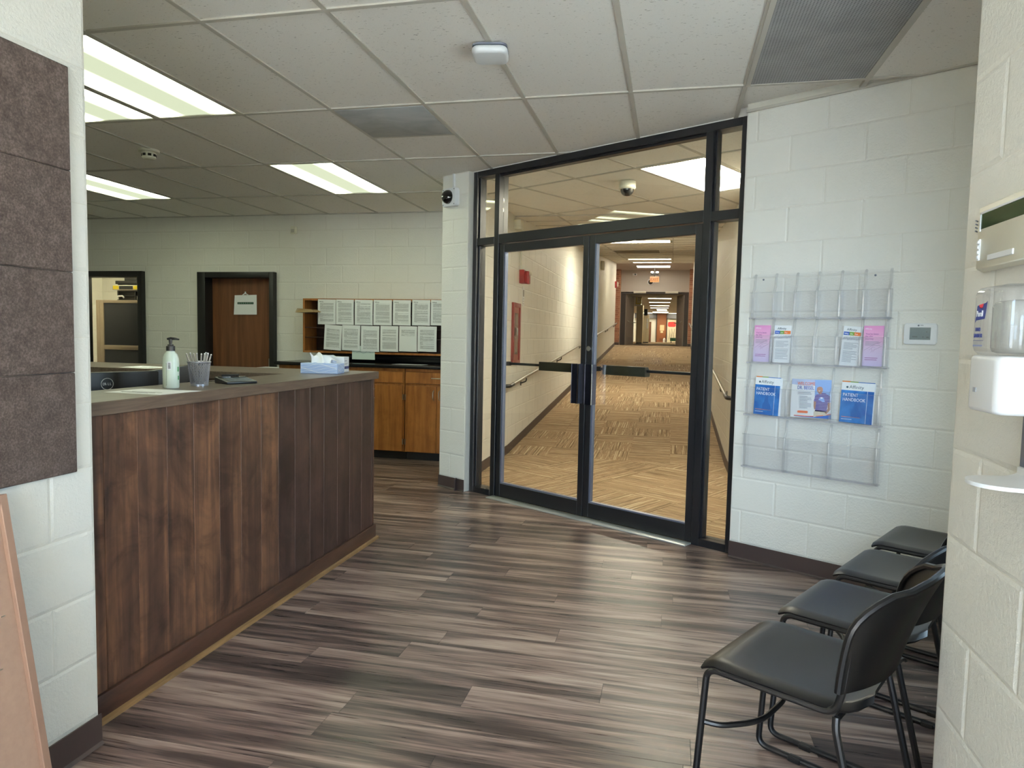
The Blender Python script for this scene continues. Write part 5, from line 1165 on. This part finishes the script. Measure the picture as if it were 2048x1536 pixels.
# far hall furniture
def px(pxx, pyy, Y):
    p = on_y(1220+pxx/5.908, 460+pyy/5.908, Y); return p.x, p.z
def tall_cab(label, x0, x1, Y, pz, dp):
    a = px(x0, 1330, Y)[0]; b = px(x1, 1330, Y)[0]; z1 = px(x0, pz, Y)[1]
    t = thing('tall_cabinet', label, 'cabinet', (a, Y, HZ)); wd = b-a; ht = z1-HZ
    obj('body', B(0, wd, 0, dp, .06, ht), plain('cream_cabinet', rgb(222, 208, 172), .5), t, bevel=.006); obj('plinth', B(.02, wd-.02, .03, dp-.03, 0, .06), 'black_plastic', t)
    obj('door_panel', B(.02, wd*.48, -.015, 0, .09, ht-.04), plain('cream_door', rgb(232, 218, 184), .5), t, bevel=.004); obj('door_panel', B(wd*.52, wd-.02, -.015, 0, .09, ht-.04), plain('cream_door', rgb(232, 218, 184), .5), t, bevel=.004)
    return t
tall_cab('tall cream cabinet under the yellow poster in the far hall', 302, 378, 36.0, 885, .8)
tall_cab('second tall cream cabinet with papers, below the black box in the far hall', 382, 452, 43.0, 1005, .8)
ax, az = px(303, 875, 35.9); bx_, bz = px(374, 755, 35.9)
ys_ = thing('yellow_poster', 'yellow edged poster above the first tall cabinet in the far hall', 'poster', (ax, 35.95, az)); obj('sheet', B(0, bx_-ax, -.01, 0, 0, bz-az), plain('yellow_poster_edge', rgb(228, 204, 84), .7), ys_); obj('inner_sheet', B(.04, bx_-ax-.06, -.014, -.01, .05, bz-az-.02), plain('cream_poster', rgb(226, 214, 160), .7), ys_); obj('lettering', MB().box(.1, .3, -.016, -.014, .3, .33).box(.1, .28, -.016, -.014, .2, .22), ink, ys_)
wlk = struct('column_poster_wall', B(ax-.05, bx_-.02, 35.96, 36.7, az-.1, HC), 'cmu_smooth', smooth=False)
ax, az = px(397, 1010, 42.5); bx_, bz = px(443, 930, 42.5)
tv = thing('black_wall_box', 'black box on top of the second tall cabinet in the far hall', 'speaker', (ax, 43.0, az)); obj('box_body', B(0, bx_-ax, 0, .5, -.005, bz-az), 'black_plastic', tv, bevel=.01); obj('front_grille', B(.03, bx_-ax-.03, -.01, 0, .03, bz-az-.03), 'dark_dome', tv)
ax, az = px(430, 1165, 42.95); bx_, bz = px(452, 1045, 42.95)
pp = thing('posted_papers', 'white papers posted on the second tall cabinet in the far hall', 'papers', (ax, 42.975, az)); obj('sheet', B(0, bx_-ax, -.006, 0, 0, (bz-az)*.6), 'paper', pp); obj('sheet', B(0, bx_-ax, -.006, 0, (bz-az)*.65, bz-az), 'paper', pp)
# plain stand-in for the painted panel at the end of the hall: a white board with a red patch and loose black strokes
ax, az = px(672, 1325, YF-.1); bx_, bz = px(788, 1060, YF-.1); bw, bh = bx_-ax, bz-az
mu = thing('picture_board', 'white picture board with a red patch and black strokes at the hall end', 'picture', (ax, YF-.03, az)); obj('board', B(0, bw, -.04, 0, 0, bh), plain('cream_board', rgb(232, 224, 196), .7), mu)
obj('red_patch', MB().prism(rrect(bw*.05, bw*.92, bh*.68, bh*.90, .12), .045, .05, 'y'), plain('red_patch_paint', rgb(216, 52, 52), .6), mu)
obj('black_strokes', MB().tube([(bw*.2, -.045, bh*.12), (bw*.3, -.045, bh*.3), (bw*.22, -.045, bh*.55)], .012, 5).tube([(bw*.8, -.045, bh*.1), (bw*.7, -.045, bh*.32), (bw*.82, -.045, bh*.6)], .012, 5).tube([(bw*.42, -.045, bh*.15), (bw*.55, -.045, bh*.4), (bw*.5, -.045, bh*.6)], .012, 5), 'black_plastic', mu)
ax, az = px(708, 1335, 54.0); bx_, bz = px(795, 1275, 54.0)
gc = thing('green_cart', 'green bin cart on black casters at the far hall end', 'cart', (ax, 54.0, HZ)); gh = bz-HZ
obj('tub', B(0, bx_-ax, 0, .45, .12, gh), plain('green_plastic', rgb(22, 92, 64), .4), gc, bevel=.02); obj('rim', MB().box(-.01, bx_-ax+.01, -.01, .46, gh-.03, gh), plain('green_rim', rgb(30, 108, 76), .4), gc, bevel=.004)
for cx_ in (.08, bx_-ax-.08):
    for cy_ in (.06, .39): obj('caster', MB().lathe([(0, -.02), (.045, -.02), (.045, .02), (0, .02)], 14, (0, 0, 0), 'y'), 'black_plastic', gc, (cx_, cy_, .047)); obj('caster_fork', B(cx_-.015, cx_+.015, cy_-.03, cy_+.03, .05, .125), 'black_plastic', gc)
ax, az = px(626, 1330, 56.5); bx_, bz = px(656, 1275, 56.5)
jg = thing('white_jug', 'white plastic jug standing before the oak door in the far hall', 'jug', ((ax+bx_)/2, 56.5, HZ)); jr = (bx_-ax)/2; jh = max(.3, bz-HZ)
obj('jug_body', MB().lathe([(0, 0), (jr, 0), (jr, jh*.72), (jr*.6, jh*.86), (jr*.35, jh*.9), (0, jh*.9)], 18), 'white_plastic', jg); obj('cap', MB().lathe([(0, jh*.89), (jr*.38, jh*.89), (jr*.38, jh), (0, jh)], 14), 'white_plastic', jg)
